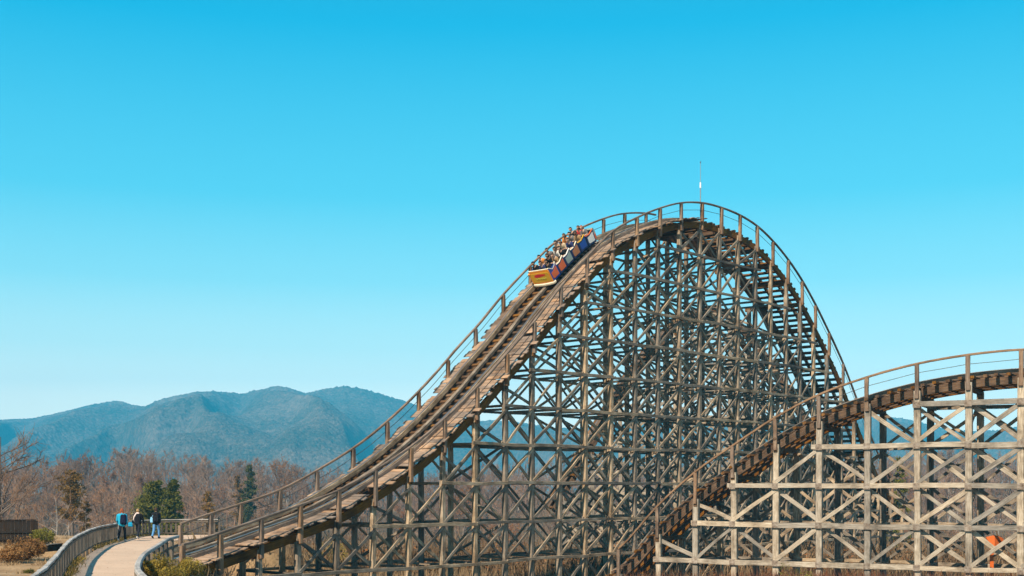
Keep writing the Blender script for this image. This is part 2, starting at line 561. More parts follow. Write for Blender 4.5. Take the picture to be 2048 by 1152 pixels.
for side, ln in ((0, left_line), (1, right_line)):
    V = []
    for p in ln: V += [(p[0], p[1], 0.0), (p[0], p[1], -.24)]
    Fp = []; U = []
    for i in range(n - 1):
        a = i * 2
        f = (a, a + 2, a + 3, a + 1)
        Fp.append(f if side else f[::-1]); U.append([(.5, 0)] * 4)
    mb.add(V, Fp, U)
V = []
for i in range(n): V += [(*left_line[i], -.24), (*right_line[i], -.24)]
mb.add(V, [(i * 2, i * 2 + 2, i * 2 + 3, i * 2 + 1) for i in range(n - 1)], [[(.5, 0)] * 4] * (n - 1))
tag(mb.build('path', M['path']), kind='structure')

# ------------------------------------------------------------------ mountains
SK_X = [-900, -500, -200, 0, 60, 120, 180, 235, 262, 290, 340, 390, 430, 480, 530, 560, 610, 640, 690, 730, 800, 850, 900, 960, 1020, 1080, 1160, 1300, 1450, 1600, 1760, 1830, 1900, 1960, 2048, 2300, 2800]
SK_Y = [880, 860, 848, 843, 838, 826, 812, 805, 812, 815, 799, 786, 782, 787, 778, 776, 787, 780, 771, 779, 799, 818, 832, 845, 842, 852, 858, 846, 852, 845, 838, 846, 860, 862, 856, 866, 885]
caz = np.linspace(-900, 2800, 1500)
rows = 420
DR = 3000 + 420 * (fbm(caz / 340, caz * 0 + 3.3, 3, 21) - .5)
DR = DR + 350 * (1 - smooth(230, 320, caz)) 
ridge = EYE + (HORIZON - np.interp(caz, SK_X, SK_Y)) / F_PX * DR
t = np.linspace(0, 1, rows)                     # 0 foot, 1 ridge, then the far side
CA, T = np.meshgrid(caz, t)
D = DR[None, :] * 1.0 - (1 - T) * 1500
XW = (CA - 1024) / F_PX * D
warp = (fbm(CA / 230, T * 1.6 + 5, 3, 91) - .5) * 260
shear = CA + (1 - T) * 230 * np.sin(CA / 330 + 1.0) + warp * (1 - T * .6)
spur = 1 - np.sqrt((2 * fbm(shear / 150, T * .9 + 2, 2, 33) - 1) ** 2 + .012)            # crests that run downhill
spur2 = 1 - np.abs(2 * fbm(shear / 60 + T * 1.5, T * 2.2, 3, 44) - 1)
env = np.sin(np.clip(T, 0, 1) * math.pi) ** .8
H = ridge[None, :] * T ** 1.2 + env * ridge.mean() * ((spur - .72) * 1.9 + (spur2 - .75) * .09) - 10 * (1 - T)
H = np.minimum(H, ridge[None, :] * (T * 1.02 + .22) + 4)
H = np.where(T < .94, np.minimum(H, EYE + (ridge[None, :] - EYE) * D / DR[None, :] * (.965 - .25 * np.clip(.6 - T, 0, 1))), H)
H = H + (fbm(XW / 14, D / 14, 2, 71) - .5) * 5 + (rng.random(H.shape) - .5) * 4.6
V = np.stack([XW, D, H], -1)
back = V[-1].copy()[None].repeat(12, 0)
for k in range(12):
    back[k, :, 1] += 60 * (k + 1); back[k, :, 2] -= 22 * (k + 1)
V = np.concatenate([V, back]).reshape(-1, 3)
nc = len(caz)
ii, jj = np.meshgrid(np.arange(nc - 1), np.arange(rows + 12 - 1))
q0 = (jj * nc + ii).ravel()
Fm = np.stack([q0, q0 + 1, q0 + nc + 1, q0 + nc], 1)
m, nt, b = new_mat('wooded_slope')
pos = N(nt, 'ShaderNodeNewGeometry').outputs['Position']
n1 = noise(nt, pos, .006, 4, .6); n2 = noise(nt, pos, .09, 3, .8)
c = ramp(nt, [(.36, (.022, .038, .032)), (.5, (.09, .08, .066)), (.64, (.19, .15, .125))], math_node(nt, 'ADD', math_node(nt, 'MULTIPLY', n1, .42), math_node(nt, 'MULTIPLY', n2, .58)))
nt.links.new(c, b.inputs['Base Color'])
b.inputs['Specular IOR Level'].default_value = 0
M['mountain'] = m
tag(link_mesh('mountains', np_mesh('mountains', V, Fm, M['mountain'])), kind='structure')

# ------------------------------------------------------------------ haze
mb = MB()
box(mb, (250, 1650, 140), (6400, 4300, 380))
m = bpy.data.materials.new('haze_air'); m.use_nodes = True
nt = m.node_tree; nt.nodes.remove(nt.nodes['Principled BSDF'])
pv = N(nt, 'ShaderNodeVolumePrincipled')
pv.inputs['Color'].default_value = (*HAZE_COL, 1); pv.inputs['Density'].default_value = HAZE_D
pv.inputs['Anisotropy'].default_value = -0.2
nt.links.new(pv.outputs[0], nt.nodes['Material Output'].inputs['Volume'])
hz = mb.build('haze', m)
hz['kind'] = 'stuff'

# ------------------------------------------------------------------ wooden coaster
def track_curve(n_arr, X, Y, Z):
    """smooth position of the deck's near edge and its frame, for any bent number"""
    P = np.stack([X, Y, Z], 1)
    n0 = n_arr[0]
    def pos(n):
        t = np.clip(n - n0, 0, len(P) - 1.0001)
        i = int(t); f = t - i
        p0 = P[max(i - 1, 0)]; p1 = P[i]; p2 = P[i + 1]; p3 = P[min(i + 2, len(P) - 1)]
        return .5 * ((2 * p1) + (-p0 + p2) * f + (2 * p0 - 5 * p1 + 4 * p2 - p3) * f * f + (-p0 + 3 * p1 - 3 * p2 + p3) * f ** 3)
    def frame(n):
        T_ = pos(n + .08) - pos(n - .08)
        if np.linalg.norm(T_) < 1e-6: T_ = P[-1] - P[-2]
        T_ = unit(T_)
        L = unit((-T_[1], T_[0], 0))
        U = np.cross(T_, L)
        return pos(n), T_, L, U
    lo, hi = n_arr[0], n_arr[-1]
    ns = np.linspace(lo + .1, hi - .1, 1200)
    Q = np.array([pos(n) for n in ns])
    s = np.concatenate([[0], np.cumsum(np.linalg.norm(np.diff(Q, axis=0), axis=1))])
    return pos, frame, ns, s

def part_of(root, name, mb, mat, origin, parent=None):
    return mb.build(name, mat, parent or root, origin)

def along(frame, n0, n1, u, v, step=.34):
    ns = np.arange(n0, n1 + 1e-6, step)
    if ns[-1] < n1 - .05: ns = np.append(ns, n1)
    P = []; L = []; U = []
    for n in ns:
        p, t, l, up = frame(n)
        P.append(p + l * u + up * v); L.append(l); U.append(up)
    return np.array(P), np.array(L), np.array(U)

def build_track(root, origin, frame, ns, s, n_lo, n_hi, W, rails, dense, mats, near_walk=1.0, far_rail=True, sleeper_step=.52, far_hr=None, near_hr=None, planks_far=True, stringers=(), far_walk=.45, sleeper_span=None):
    # beams under the deck
    for u, e_, hh in stringers:
        mb = MB(); P, L, U = along(frame, n_lo, min(n_hi, e_), u, -.19 - hh / 2)
        sweep(mb, P, L, U, .20, hh, .08)
        part_of(root, 'stringer', mb, mats['stringer'], origin)
    for u in rails:
        mb = MB(); P, L, U = along(frame, n_lo, n_hi, u, .12)
        sweep(mb, P, L, U, .20, .26, .08)
        ro = part_of(root, 'rail', mb, mats['rail'], origin)
        mb = MB(); P, L, U = along(frame, n_lo, n_hi, u, .262)
        sweep(mb, P, L, U, .13, .022, .05)
        part_of(root, 'running_strip', mb, M['steel'], origin, ro)
    if len(rails) == 2:
        mb = MB(); P, L, U = along(frame, n_lo, n_hi, .5 * (rails[0] + rails[1]), .08)
        sweep(mb, P, L, U, .24, .16, .08)
        part_of(root, 'chain_trough', mb, mats['rail'], origin)
    # sleepers across, one timber each; the first hundred stand alone
    s0, s1 = np.interp(n_lo + .05, ns, s), np.interp(n_hi - .05, ns, s)
    rest = MB(); count = 0
    for q in np.arange(s0, s1, sleeper_step):
        n = np.interp(q + (random.random() - .5) * .1, s, ns)
        p, t, l, up = frame(n)
        d = dense(n)
        a = -.22 - random.random() * .22 if not d else near_walk - .02
        e = W + .18 + random.random() * .15 if (not d or not planks_far) else W - far_walk
        if sleeper_span and not d: a, e = sleeper_span[0] - random.random() * .1, sleeper_span[1] + random.random() * .1
        tilt = (random.random() - .5) * .03
        mb = MB() if count < 100 else rest
        a += (random.random() - .5) * .12; dr_ = .07 if d else 0
        beam(mb, p + l * a + up * (-.1 - dr_ + tilt), p + l * e + up * (-.1 - dr_ - tilt), .2, .15, lat=t, wob=.15, seg=2)
        if count < 100: part_of(root, 'sleeper', mb, mats['sleeper'], origin)
        count += 1
    if rest.n:
        o = part_of(root, 'sleeper', rest, mats['sleeper'], origin); o['kind'] = 'stuff'
    # walkway planks
    for (ua, ub, side) in ((-.02, near_walk, -1), (W - far_walk, W + .08, 1)):
        mb = MB()
        if side > 0 and not planks_far: continue
        for q in np.arange(s0, s1, .30):
            n = np.interp(q, s, ns)
            if not dense(n): continue
            p, t, l, up = frame(n)
            j = random.random() * .45 + (random.random() < .2) * .22
            if random.random() < .07: continue
            aa = ua - (j if side < 0 else 0); bb = ub + (j * .7 if side > 0 else 0)
            r = (random.random() - .5) * .09
            beam(mb, p + l * aa + up * (.012 + r), p + l * bb + up * (.012 + r * .3), .27, .05, lat=t + up * (random.random() - .5) * .12, wob=.15, seg=2)
        if mb.n: part_of(root, 'walkway', mb, mats['deck'], origin)
    # side boards between walkway and trough
    dn = [n for n in np.arange(n_lo, n_hi, .1) if dense(n)]
    if dn:
        for u, hgt in ((near_walk + .04, .22), (W - far_walk - .05, .16)):
            mb = MB(); P, L, U = along(frame, dn[0], dn[-1], u, hgt / 2)
            sweep(mb, P, L, U, .07, hgt, .08)
            part_of(root, 'edge_board', mb, mats['deck'], origin)
    # near-black sheet added under the trough, standing in for the shade in its gaps
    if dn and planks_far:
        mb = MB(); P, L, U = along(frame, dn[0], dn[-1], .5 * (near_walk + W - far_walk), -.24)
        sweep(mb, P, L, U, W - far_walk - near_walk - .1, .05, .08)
        part_of(root, 'trough_shade_sheet', mb, M['dark_wood'], origin)
    # handrails
    for (u, rng_) in ((-.20, near_hr), (W + .16, far_hr)):
        if rng_ is None: continue
        a, e, marks = rng_
        mb = MB()
        ns_h = np.arange(a, e + .01, .25)
        P = np.array([frame(n)[0] + frame(n)[2] * u + np.array((0, 0, HR - .04)) for n in ns_h])
        Lh = np.array([frame(n)[2] for n in ns_h]); Th = np.array([frame(n)[1] for n in ns_h])
        Uh = np.cross(Th, Lh)
        sweep(mb, P, Lh, Uh, .15, .11, .15, wob=.10)
        hr = part_of(root, 'handrail', mb, mats['hand'], origin)
        for n in marks:
            p, t, l, up = frame(n)
            mb = MB(); b0 = p + l * u
            wd = .19 + random.random() * .04
            lean = (np.random.rand(3) - .5) * .05
            beam(mb, b0 + (0, 0, -.75), b0 + lean + (0, 0, HR - .10), wd, wd, lat=l, wob=.10, seg=3, bow=.02)
            part_of(root, 'handrail_post', mb, mats['hand'], origin, hr)
        mb = MB()
        for hgt in (.62,):
            Q = P - np.array((0, 0, HR - .04 - hgt))
            Q = Q - np.array((0, 0, 1.0)) * .035 * np.abs(np.sin(np.pi * ns_h))[:, None]
            sweep(mb, Q, Lh, Uh, .028, .028, .2)
        part_of(root, 'wire', mb, M['wire'], origin, hr)

def lattice(root, origin, frame, n_list, n_deck, z0, dz, W, base_z, mat, sizes, xbrace, far_mats=None, lat_every=1, open_from=99, dense_from=99, plates=False):
    """bents of two posts with cross beams, ledgers along both faces and cross braces in the panels"""
    pw, lw, bw = sizes
    info = {}
    levels = [z0 + dz * k for k in range(-1, 14)]
    for n in n_list:
        p, t, l, up = frame(n)
        lh = l; th = unit((t[0], t[1], 0))
        top = p[2] - .62 / max(up[2], .5)
        pn = p.copy(); pf = p + lh * W
        gn = base_z(pn[0], pn[1]) - .5; gf = base_z(pf[0], pf[1]) - .5
        info[n] = (p, lh, th, top, gn, gf)
        if top < min(gn, gf) + .55: continue
        bent = sub_empty('trestle_bent', root)
        bent.location = Vector((p[0], p[1], gn)) - Vector(origin)
        bo = np.array((p[0], p[1], gn))
        for q, g_ in ((pn, gn), (pf, gf)):
            mb = MB()
            j = (np.random.rand(2) - .5) * .06
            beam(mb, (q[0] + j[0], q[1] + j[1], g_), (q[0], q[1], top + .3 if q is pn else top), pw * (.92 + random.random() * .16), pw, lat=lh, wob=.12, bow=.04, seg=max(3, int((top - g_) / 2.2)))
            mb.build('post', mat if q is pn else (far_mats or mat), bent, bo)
        zs = [z for z in levels if g_ + .7 < z < top - (.25 if n < open_from else 2.6)]
        for z in zs:
            mb = MB(); o = th * (pw / 2 + .06)
            jz = (random.random() - .5) * .05
            beam(mb, pn - lh * .25 + o + (0, 0, z + jz - p[2]), pf + lh * .25 + o + (0, 0, z - jz - p[2]), 
                 .10, lw * .8, lat=th, seg=2)
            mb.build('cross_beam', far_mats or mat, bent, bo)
        for a, c in (zip(zs[:-1], zs[1:]) if int(n) % lat_every == 0 or n > dense_from else ()):
            mb = MB(); o = -th * (pw / 2 + .05)
            A = (pn, pf) if int(round((a - z0) / dz)) % 2 else (pf, pn)
            beam(mb, A[0] + o + (0, 0, a + .1 - p[2]), A[1] + o + (0, 0, c - .1 - p[2]), .09, bw * .9, lat=th, seg=2)
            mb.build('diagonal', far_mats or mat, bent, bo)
        if plates:
            for z in zs:
                mb = MB()
                Rm = np.stack([th, lh, (0, 0, 1.0)], 1)
                box(mb, pn - lh * (pw / 2 + .142) + (0, 0, z - p[2]), (pw * 1.05, .014, lw * 1.25), rot=Rm)
                for bx in (-.1, .1):
                    for bz in (-.09, .09):
                        box(mb, pn - lh * (pw / 2 + .155) + th * bx + (0, 0, z - p[2] + bz), (.045, .03, .045), rot=Rm)
                mb.build('joint_plate', M['steel_plate'], bent, bo)
        # cap beam under the deck
        mb = MB()
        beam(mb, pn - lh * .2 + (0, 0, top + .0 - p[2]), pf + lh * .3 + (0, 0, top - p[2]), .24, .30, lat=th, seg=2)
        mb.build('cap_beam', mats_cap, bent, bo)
    # ledgers and braces on both faces
    stuff = MB(); nb = 0
    for face, u0, sg in (('near', 0.0, -1), ('far', W, 1)):
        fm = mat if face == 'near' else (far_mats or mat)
        sc_ = 1.0 if face == 'near' else .82
        def P(n, z, off):
            p, lh = info[n][0], info[n][1]
            q = p + lh * (u0 + off)
            return np.array((q[0], q[1], z))
        for k, z in enumerate(levels):
            run = [n for n in n_list if info[n][3] > z + (.15 if n < open_from else 1.0) and (info[n][4] if face == 'near' else info[n][5]) + .45 < z]
            if len(run) < 2: continue
            runs = [[run[0]]]
            for n in run[1:]:
                if n - runs[-1][-1] < 1.01: runs[-1].append(n)
                else: runs.append([n])
            for rn in runs:
                if len(rn) < 2: continue
                mb = MB()
                # timbers two or three bays long, butted at the posts
                i = 0
                while i < len(rn) - 1:
                    j = min(i + random.choice((2, 3, 3)), len(rn) - 1)
                    jz = (random.random() - .5) * .07
                    pts = np.array([P(rn[q], z + jz + (random.random() - .5) * .09, sg * (pw / 2 + .075)) for q in range(i, j + 1)])
                    a = unit(pts[1] - pts[0]); pts[0] = pts[0] + a * .012
                    if i == 0: pts[0] = pts[0] - a * (.2 + random.random() * .25)
                    b_ = unit(pts[-1] - pts[-2])
                    if j == len(rn) - 1: pts[-1] = pts[-1] + b_ * (.2 + random.random() * .25)
                    la = np.array([info[rn[q]][1] for q in range(i, j + 1)])
                    sweep(mb, pts, la, (0, 0, 1.0), .11, sc_ * lw * (.9 + random.random() * .2), .12, wob=.08)
                    i = j
                part_of(root, 'ledger', mb, fm, origin)
        for k in range(len(levels) - 1):
            za, zb = levels[k], levels[k + 1]
            for na, nb_ in zip(n_list[:-1], n_list[1:]):
                if nb_ - na > 1.01: continue
                ta, tb = info[na][3], info[nb_][3]
                ga = info[na][4 if face == 'near' else 5]; gb = info[nb_][4 if face == 'near' else 5]
                if za < max(ga, gb) + .2: continue
                if min(ta, tb) < zb - dz * .45 and max(ta, tb) < zb + .1: continue
                if na >= open_from and min(ta, tb) < zb + 2.2: continue
                kinds = xbrace(face, na, k - 1)
                m1 = MB()
                for kd in kinds:
                    off = sg * (pw / 2 - .02) if kd == '/' else -sg * (pw / 2 - .02)
                    zA, zB = (za + .13, zb - .13) if kd == '/' else (zb - .13, za + .13)
                    if zA > ta or zB > tb:
                        if min(ta, tb) < za + .6: continue
                        zA = min(zA, ta); zB = min(zB, tb)
                    j = (np.random.rand(2) - .5) * .24
                    beam(m1, P(na, zA + j[0], off), P(nb_, zB + j[1], off), .085, sc_ * bw * (.85 + random.random() * .3), lat=info[na][1], wob=.16, seg=4, bow=.06)
                if not m1.n: continue
                if nb < 100 and face == 'near':
                    part_of(root, 'cross_brace', m1, fm, origin); nb += 1
                else:
                    off_ = stuff.n
                    stuff.v += m1.v; stuff.f += [[i + off_ for i in f] for f in m1.f]
                    stuff.uv += [[(a_[0], a_[1] + 3 * (off_ % 991)) for a_ in u_] for u_ in m1.uv]; stuff.mi += m1.mi; stuff.n += m1.n
    if stuff.n:
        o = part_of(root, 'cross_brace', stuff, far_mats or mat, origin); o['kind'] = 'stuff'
    return info

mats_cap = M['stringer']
M['steel_plate'] = speckle('weathered_plate', (.10, .065, .045), (.24, .19, .15), (.38, .33, .28), 6, 1.0, rough=.7)
# ---- the big hill
pos_m, frame_m, ns_m, s_m = track_curve(mn, mX, mY, mZ)
W_M = 4.4
om = np.array((mX[18], mY[18], -2.5))
hill_root = thing('wooden_coaster', 'tall weathered timber roller coaster hill with a steep drop carrying the loaded train', 'roller coaster', tuple(om))
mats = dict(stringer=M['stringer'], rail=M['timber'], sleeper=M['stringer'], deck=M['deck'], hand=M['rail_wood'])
n_bents = list(range(0, 33))
build_track(hill_root, om, frame_m, ns_m, s_m, -1.6, 32.4, W_M, (1.27, 3.62), lambda n: n < 17.2, mats,
            near_hr=(0, 32, [float(i) for i in range(0, 33)]), far_hr=(1.5, 17.5, [1.5, 2.25] + [float(i) for i in range(3, 18)]),
            stringers=((.08, 99, .42), (1.3, 17.6, .4), (3.3, 99, .8), (4.18, 17.8, .4)), sleeper_span=(.1, 3.6), sleeper_step=.6)
lattice(hill_root, om, frame_m, [float(i) for i in n_bents], None, -1.35, 2.22, W_M, gz1, M['timber'], (.27, .18, .165), lambda face, n, k: ('/', '\\') if face == 'near' else (('/', '\\') if n > 12 else ('/',) if (int(n) + k) % 2 else ('\\',)), lat_every=3, open_from=19.5, dense_from=12.5)

# ---- the lower hill on the right, nearer
LOW_PX = [1088, 1168, 1240, 1317, 1393, 1468, 1553, 1640, 1736, 1835, 1938, 2043, 2154, 2272, 2398, 2532]
LOW_HR = [-2.2, -1.9, -.85, 1.75, 3.8, 5.32, 6.88, 8.08, 8.95, 9.55, 9.9, 10.03, 9.9, 9.5, 8.8, 7.9]
ln_ = np.arange(-4, 12).astype(float)
lY = 64 + 1.3 * (7 - ln_)
lX = px_x(np.array(LOW_PX), lY)
lZ = np.array(LOW_HR) - HR
pos_l, frame_l, ns_l, s_l = track_curve(ln_, lX, lY, lZ)
W_L = 3.6
ol = np.array((lX[11], lY[11], -2.5))
low_root = thing('wooden_coaster', 'lower sunlit timber coaster hill in front, with square grey lattice and no train', 'roller coaster', tuple(ol))
mats2 = dict(stringer=M['stringer'], rail=M['rail_wood'], sleeper=M['stringer'], deck=M['deck'], hand=M['rail_wood'])
build_track(low_root, ol, frame_l, ns_l, s_l, -2.4, 10.6, W_L, (1.05, 2.55), lambda n: False, mats2, near_walk=.7, sleeper_step=.62, stringers=((.4, 99, .42), (1.3, 99, .42), (2.3, 99, .42), (3.2, 99, .42)),
            near_hr=(-2, 10.5, [float(i) for i in range(-2, 11)]), planks_far=False)

def low_brace(face, n, k):
    n = int(n)
    odd = (n + k) % 2
    s_ = '/' if not odd else '\\'
    if face == 'far': return ('/', '\\')
    if n >= 5: return ('/', '\\')
    return (s_,)
lattice(low_root, ol, frame_l, [float(i) for i in range(-2, 11)], None, -1.45, 2.19, W_L, gz1, M['timber_pale'], (.34, .27, .22), low_brace, far_mats=M['timber'], lat_every=2, plates=True)  # far and inner members in darker timber, their shade put into the colour

# ---- hill added behind the big one, for pale sunlit timber through its lattice
RN = np.arange(-1, 12).astype(float)
RPX = 1130 + 55 * RN
rY = 105 + .35 * RN
rX = px_x(RPX, rY)
rZ = np.array([-.5, 3, 7, 11, 14.3, 16.8, 18.2, 18.0, 15.6, 12.3, 8.3, 4, .5])
pos_r, frame_r, ns_r, s_r = track_curve(RN, rX, rY, rZ)
orr = np.array((rX[6], rY[6], -4.0))
rear_root = thing('wooden_coaster', 'added rear timber coaster hill glimpsed through the lattice of the tall hill', 'roller coaster', tuple(orr))
build_track(rear_root, orr, frame_r, ns_r, s_r, -.5, 10.6, 3.2, (.9, 2.3), lambda n: False, mats2, near_walk=.6, sleeper_step=.8,
            stringers=((.3, 99, .42), (2.8, 99, .42)), planks_far=False)
lattice(rear_root, orr, frame_r, [float(i) for i in range(0, 11)], None, -2.2, 2.22, 3.2, gz1, M['timber_pale'], (.30, .24, .2), lambda face, n, k: ('/', '\\'), lat_every=2)

# ---- mast on the crest
pm, tm, lm, um = frame_m(17.0)
mast = thing('mast', 'thin grey antenna mast standing on the crest of the tall coaster hill', 'mast', tuple(pm + lm * -.05 + (0, 0, .0)))
mb = MB()
V_, F_ = tubes([(0, 0, -.3), (0, 0, 2.2)], [(0, 0, 2.2), (0, 0, 3.9)], [.035, .02], [.035, .016], 8)
mb.add(V_, F_.tolist()); mb.build('pole', M['steel'], mast)
mb = MB(); V_, F_ = tubes([(0, 0, 2.15)], [(0, 0, 2.55)], [.06], [.05], 10); mb.add(V_, F_.tolist()); mb.build('sleeve', plain('white_sleeve', (.7, .7, .7)), mast)
mb = MB(); V_, F_ = tubes([(0, 0, 3.86), (0, 0, 3.92)], [(0, 0, 3.92), (0, 0, 3.98)], [.02, .05], [.05, .01], 8); mb.add(V_, F_.tolist()); mb.build('tip', M['wire'], mast)

# ------------------------------------------------------------------ trees and brush
M['bark'] = speckle('bare_bark', (.075, .055, .045), (.15, .115, .095), (.25, .20, .17), 3.0, .02, rand=.5)
M['bark_pale'] = speckle('pale_bark', (.20, .165, .14), (.32, .27, .23), (.44, .38, .33), 3.0, .05, rand=.3)
M['twig'] = speckle('twigs', (.17, .09, .052), (.29, .17, .108), (.40, .265, .18), .8, .03, rand=.5)
M['rust'] = speckle('rust_leaves', (.15, .06, .025), (.28, .12, .045), (.38, .19, .08), 1.5, .2, transl=.25)
M['pine'] = speckle('pine_needles', (.05, .06, .009), (.145, .14, .026), (.26, .225, .055), 1.6, .35, rand=.3, transl=.15)
M['dark_pine'] = speckle('dark_needles', (.03, .034, .010), (.07, .07, .02), (.13, .12, .035), 1.6, .35, transl=.1)
M['copper'] = speckle('copper_needles', (.07, .05, .014), (.19, .105, .028), (.33, .18, .05), 1.2, .35, transl=.2)
M['brush'] = speckle('dry_brush', (.075, .048, .028), (.17, .11, .062), (.30, .21, .125), 1.2, .06)
M['brush_red'] = speckle('russet_brush', (.11, .04, .022), (.22, .09, .045), (.32, .16, .09), 1.5, .3)
M['shrub_orange'] = speckle('orange_shrub', (.11, .05, .018), (.27, .135, .05), (.42, .25, .11), 3.0, .8, transl=.2)
M['shrub_yellow'] = speckle('yellow_shrub', (.10, .075, .012), (.28, .20, .035), (.42, .32, .08), 3.0, .8, transl=.25)
M['grass_dry'] = speckle('dry_grass', (.16, .10, .05), (.32, .22, .12), (.46, .34, .21), 3.0, .4, transl=.2)

def rand_dir(r, n):
    v = r.normal(size=(n, 3)); return v / np.linalg.norm(v, axis=1, keepdims=True)

def leaf_tris(r, C, size, flat=0.0):
    """one small folded leaf (two triangles) per point"""
    n = len(C)
    a = rand_dir(r, n); b = rand_dir(r, n)
    a[:, 2] *= (1 - flat); b[:, 2] *= (1 - flat)
    s = (size * (.6 + .8 * r.random(n)))[:, None]
    V = np.stack([C - a * s, C + b * s * .45, C + a * s, C - b * s * .45 + a * s * .1], 1).reshape(-1, 3)
    i = np.arange(n)[:, None] * 4
    return V, np.concatenate([i, i + 1, i + 2, i + 3], 1)

def bare_segments(r, H, spread=.5, nlimb=9, sub=4, twigs=6, start=.25, lean=0.0, twig_r=.02, up=.7, thick=1.0):
    """limbs and twigs of a leafless tree -> p0, p1, r0, r1, level"""
    out = []
    def walk(p, d, L, r0, r1, n, lev, wob, lift):
        pts = [p]; rr = [r0]
        for i in range(n):
            d = unit(d + r.normal(size=3) * wob + np.array((0, 0, lift)))
            q = pts[-1] + d * L / n
            ra = rr[-1]; rb = r0 + (r1 - r0) * (i + 1) / n
            out.append((pts[-1], q, ra, rb, lev)); pts.append(q); rr.append(rb)
        return pts, rr, d
    tr = H * .018 * thick
    pts, rr, d = walk(np.zeros(3), np.array((lean, lean * .3, 1.0)), H * .93, tr, tr * .12, 9, 0, .055, .04)
    for k in range(nlimb):
        f = start + (.95 - start) * (k + r.random() * .8) / nlimb
        i = min(int(f * 9), 8); g = f * 9 - i
        p = pts[i] + (pts[i + 1] - pts[i]) * g
        a = r.random() * 6.283 if k else r.random() * 6.283
        e = up * (.55 + .7 * r.random())
        dd = np.array((math.cos(a), math.sin(a), e))
        L = H * spread * (1.12 - f) * (.65 + .6 * r.random()) + H * .06
        lp, lr, _ = walk(p, unit(dd), L, max(rr[i] * .55, twig_r * 1.2), twig_r, 4, 1, .16, .10)
        for j in range(sub):
            t = .25 + .72 * (j + r.random()) / sub
            i2 = min(int(t * 4), 3); p2 = lp[i2] + (lp[i2 + 1] - lp[i2]) * (t * 4 - i2)
            d2 = unit(lp[i2 + 1] - lp[i2]) + rand_dir(r, 1)[0] * .8 + np.array((0, 0, .25))
            sp, sr, _ = walk(p2, unit(d2), L * (.28 + .25 * r.random()), max(lr[i2] * .5, twig_r * .8), twig_r * .6, 2, 2, .2, .1)
            for q in range(twigs):
                t3 = r.random(); i3 = min(int(t3 * 2), 1); p3 = sp[i3] + (sp[i3 + 1] - sp[i3]) * (t3 * 2 - i3)
                d3 = unit(unit(sp[i3 + 1] - sp[i3]) * .8 + rand_dir(r, 1)[0] * .9 + np.array((0, 0, .35)))
                out.append((p3, p3 + d3 * H * (.04 + .06 * r.random()), twig_r * .7, twig_r * .25, 3))
    P0 = np.array([o[0] for o in out]); P1 = np.array([o[1] for o in out])
    return P0, P1, np.array([o[2] for o in out]), np.array([o[3] for o in out]), np.array([o[4] for o in out])

def tree_proto(name, label, cat, seed, H, leaf=None, leaf_n=0, leaf_size=.15, bark='bark', group=None, shape=None, **kw):
    """tree > trunk, crown; standing at the origin"""
    r = np.random.default_rng(seed)
    P0, P1, R0, R1, lev = bare_segments(r, H, **kw)
    t = thing(name, label, cat, (0, 0, 0), 0, group)
    a = lev <= 1
    V, Fq = tubes(P0[a], P1[a], R0[a], R1[a], 5)
    link_mesh('trunk', np_mesh('trunk', V, Fq, M[bark], smooth_shade=True), t)
    b = ~a
    V, Fq = tubes(P0[b], P1[b], R0[b], R1[b], 3)
    V2 = np.zeros((0, 3)); F2 = np.zeros((0, 4), int)
    mats_ = [M['twig']]
    mi = np.zeros(len(Fq), int)
    if leaf:
        tips = P1[lev >= 2]
        tips = tips[r.integers(0, len(tips), leaf_n)] + r.normal(size=(leaf_n, 3)) * H * .022
        V2, F2 = leaf_tris(r, tips, leaf_size)
        mats_.append(M[leaf]); mi = np.concatenate([mi, np.ones(len(F2), int)])
    link_mesh('crown', np_mesh('crown', np.concatenate([V, V2]), np.concatenate([Fq, F2 + len(V)]), mats_, mi), t)
    return t

def conifer_proto(name, label, cat, seed, H, rad, mat, group=None, bare=.15, clumps=60, per=130, size=.16, conical=True, bark='bark', seglean=0.0):
    """evergreen with needle clumps on whorled limbs"""
    r = np.random.default_rng(seed)
    t = thing(name, label, cat, (0, 0, 0), 0, group)
    segs = []; C = []
    zs = np.linspace(0, H, 9)
    ctr = np.stack([np.cumsum(r.normal(size=9) * .03 * H / 9) + seglean * zs, np.cumsum(r.normal(size=9) * .03 * H / 9), zs], 1)
    for i in range(8):
        segs.append((ctr[i], ctr[i + 1], H * .022 * (1 - i / 9), H * .022 * (1 - (i + 1) / 9)))
    for k in range(clumps):
        f = bare + (1 - bare) * ((k + r.random()) / clumps)
        i = min(int(f * 8), 7); p = ctr[i] + (ctr[i + 1] - ctr[i]) * (f * 8 - i)
        g = (f - bare) / (1 - bare)
        if conical: rr = rad * (1 - g) ** .8 * (.7 + .4 * r.random()) + .1 * rad
        else: rr = rad * math.sqrt(max(.05, 1 - (2 * g - .9) ** 2)) * (.45 + .65 * r.random())
        a = r.random() * 6.283 + k * 2.4
        d = np.array((math.cos(a), math.sin(a), .12 + .35 * r.random() if not conical else .05 + .25 * r.random()))
        q = p + d * rr
        segs.append((p, q, H * .007, H * .002))
        m = int(per * (.5 + .8 * rr / rad))
        s = r.random(m) ** .6
        c = p + (q - p) * s[:, None] + r.normal(size=(m, 3)) * (rr * .16 + .05 * rad) * np.array((1, 1, .6))
        C.append(c)
    C = np.concatenate(C)
    P0 = np.array([s[0] for s in segs]); P1 = np.array([s[1] for s in segs])
    V, Fq = tubes(P0, P1, np.array([s[2] for s in segs]), np.array([s[3] for s in segs]), 5)
    link_mesh('trunk', np_mesh('trunk', V, Fq, M[bark], smooth_shade=True), t)
    V, Fq = leaf_tris(r, C, size)
    link_mesh('crown', np_mesh('crown', V, Fq, M[mat]), t)
    return t

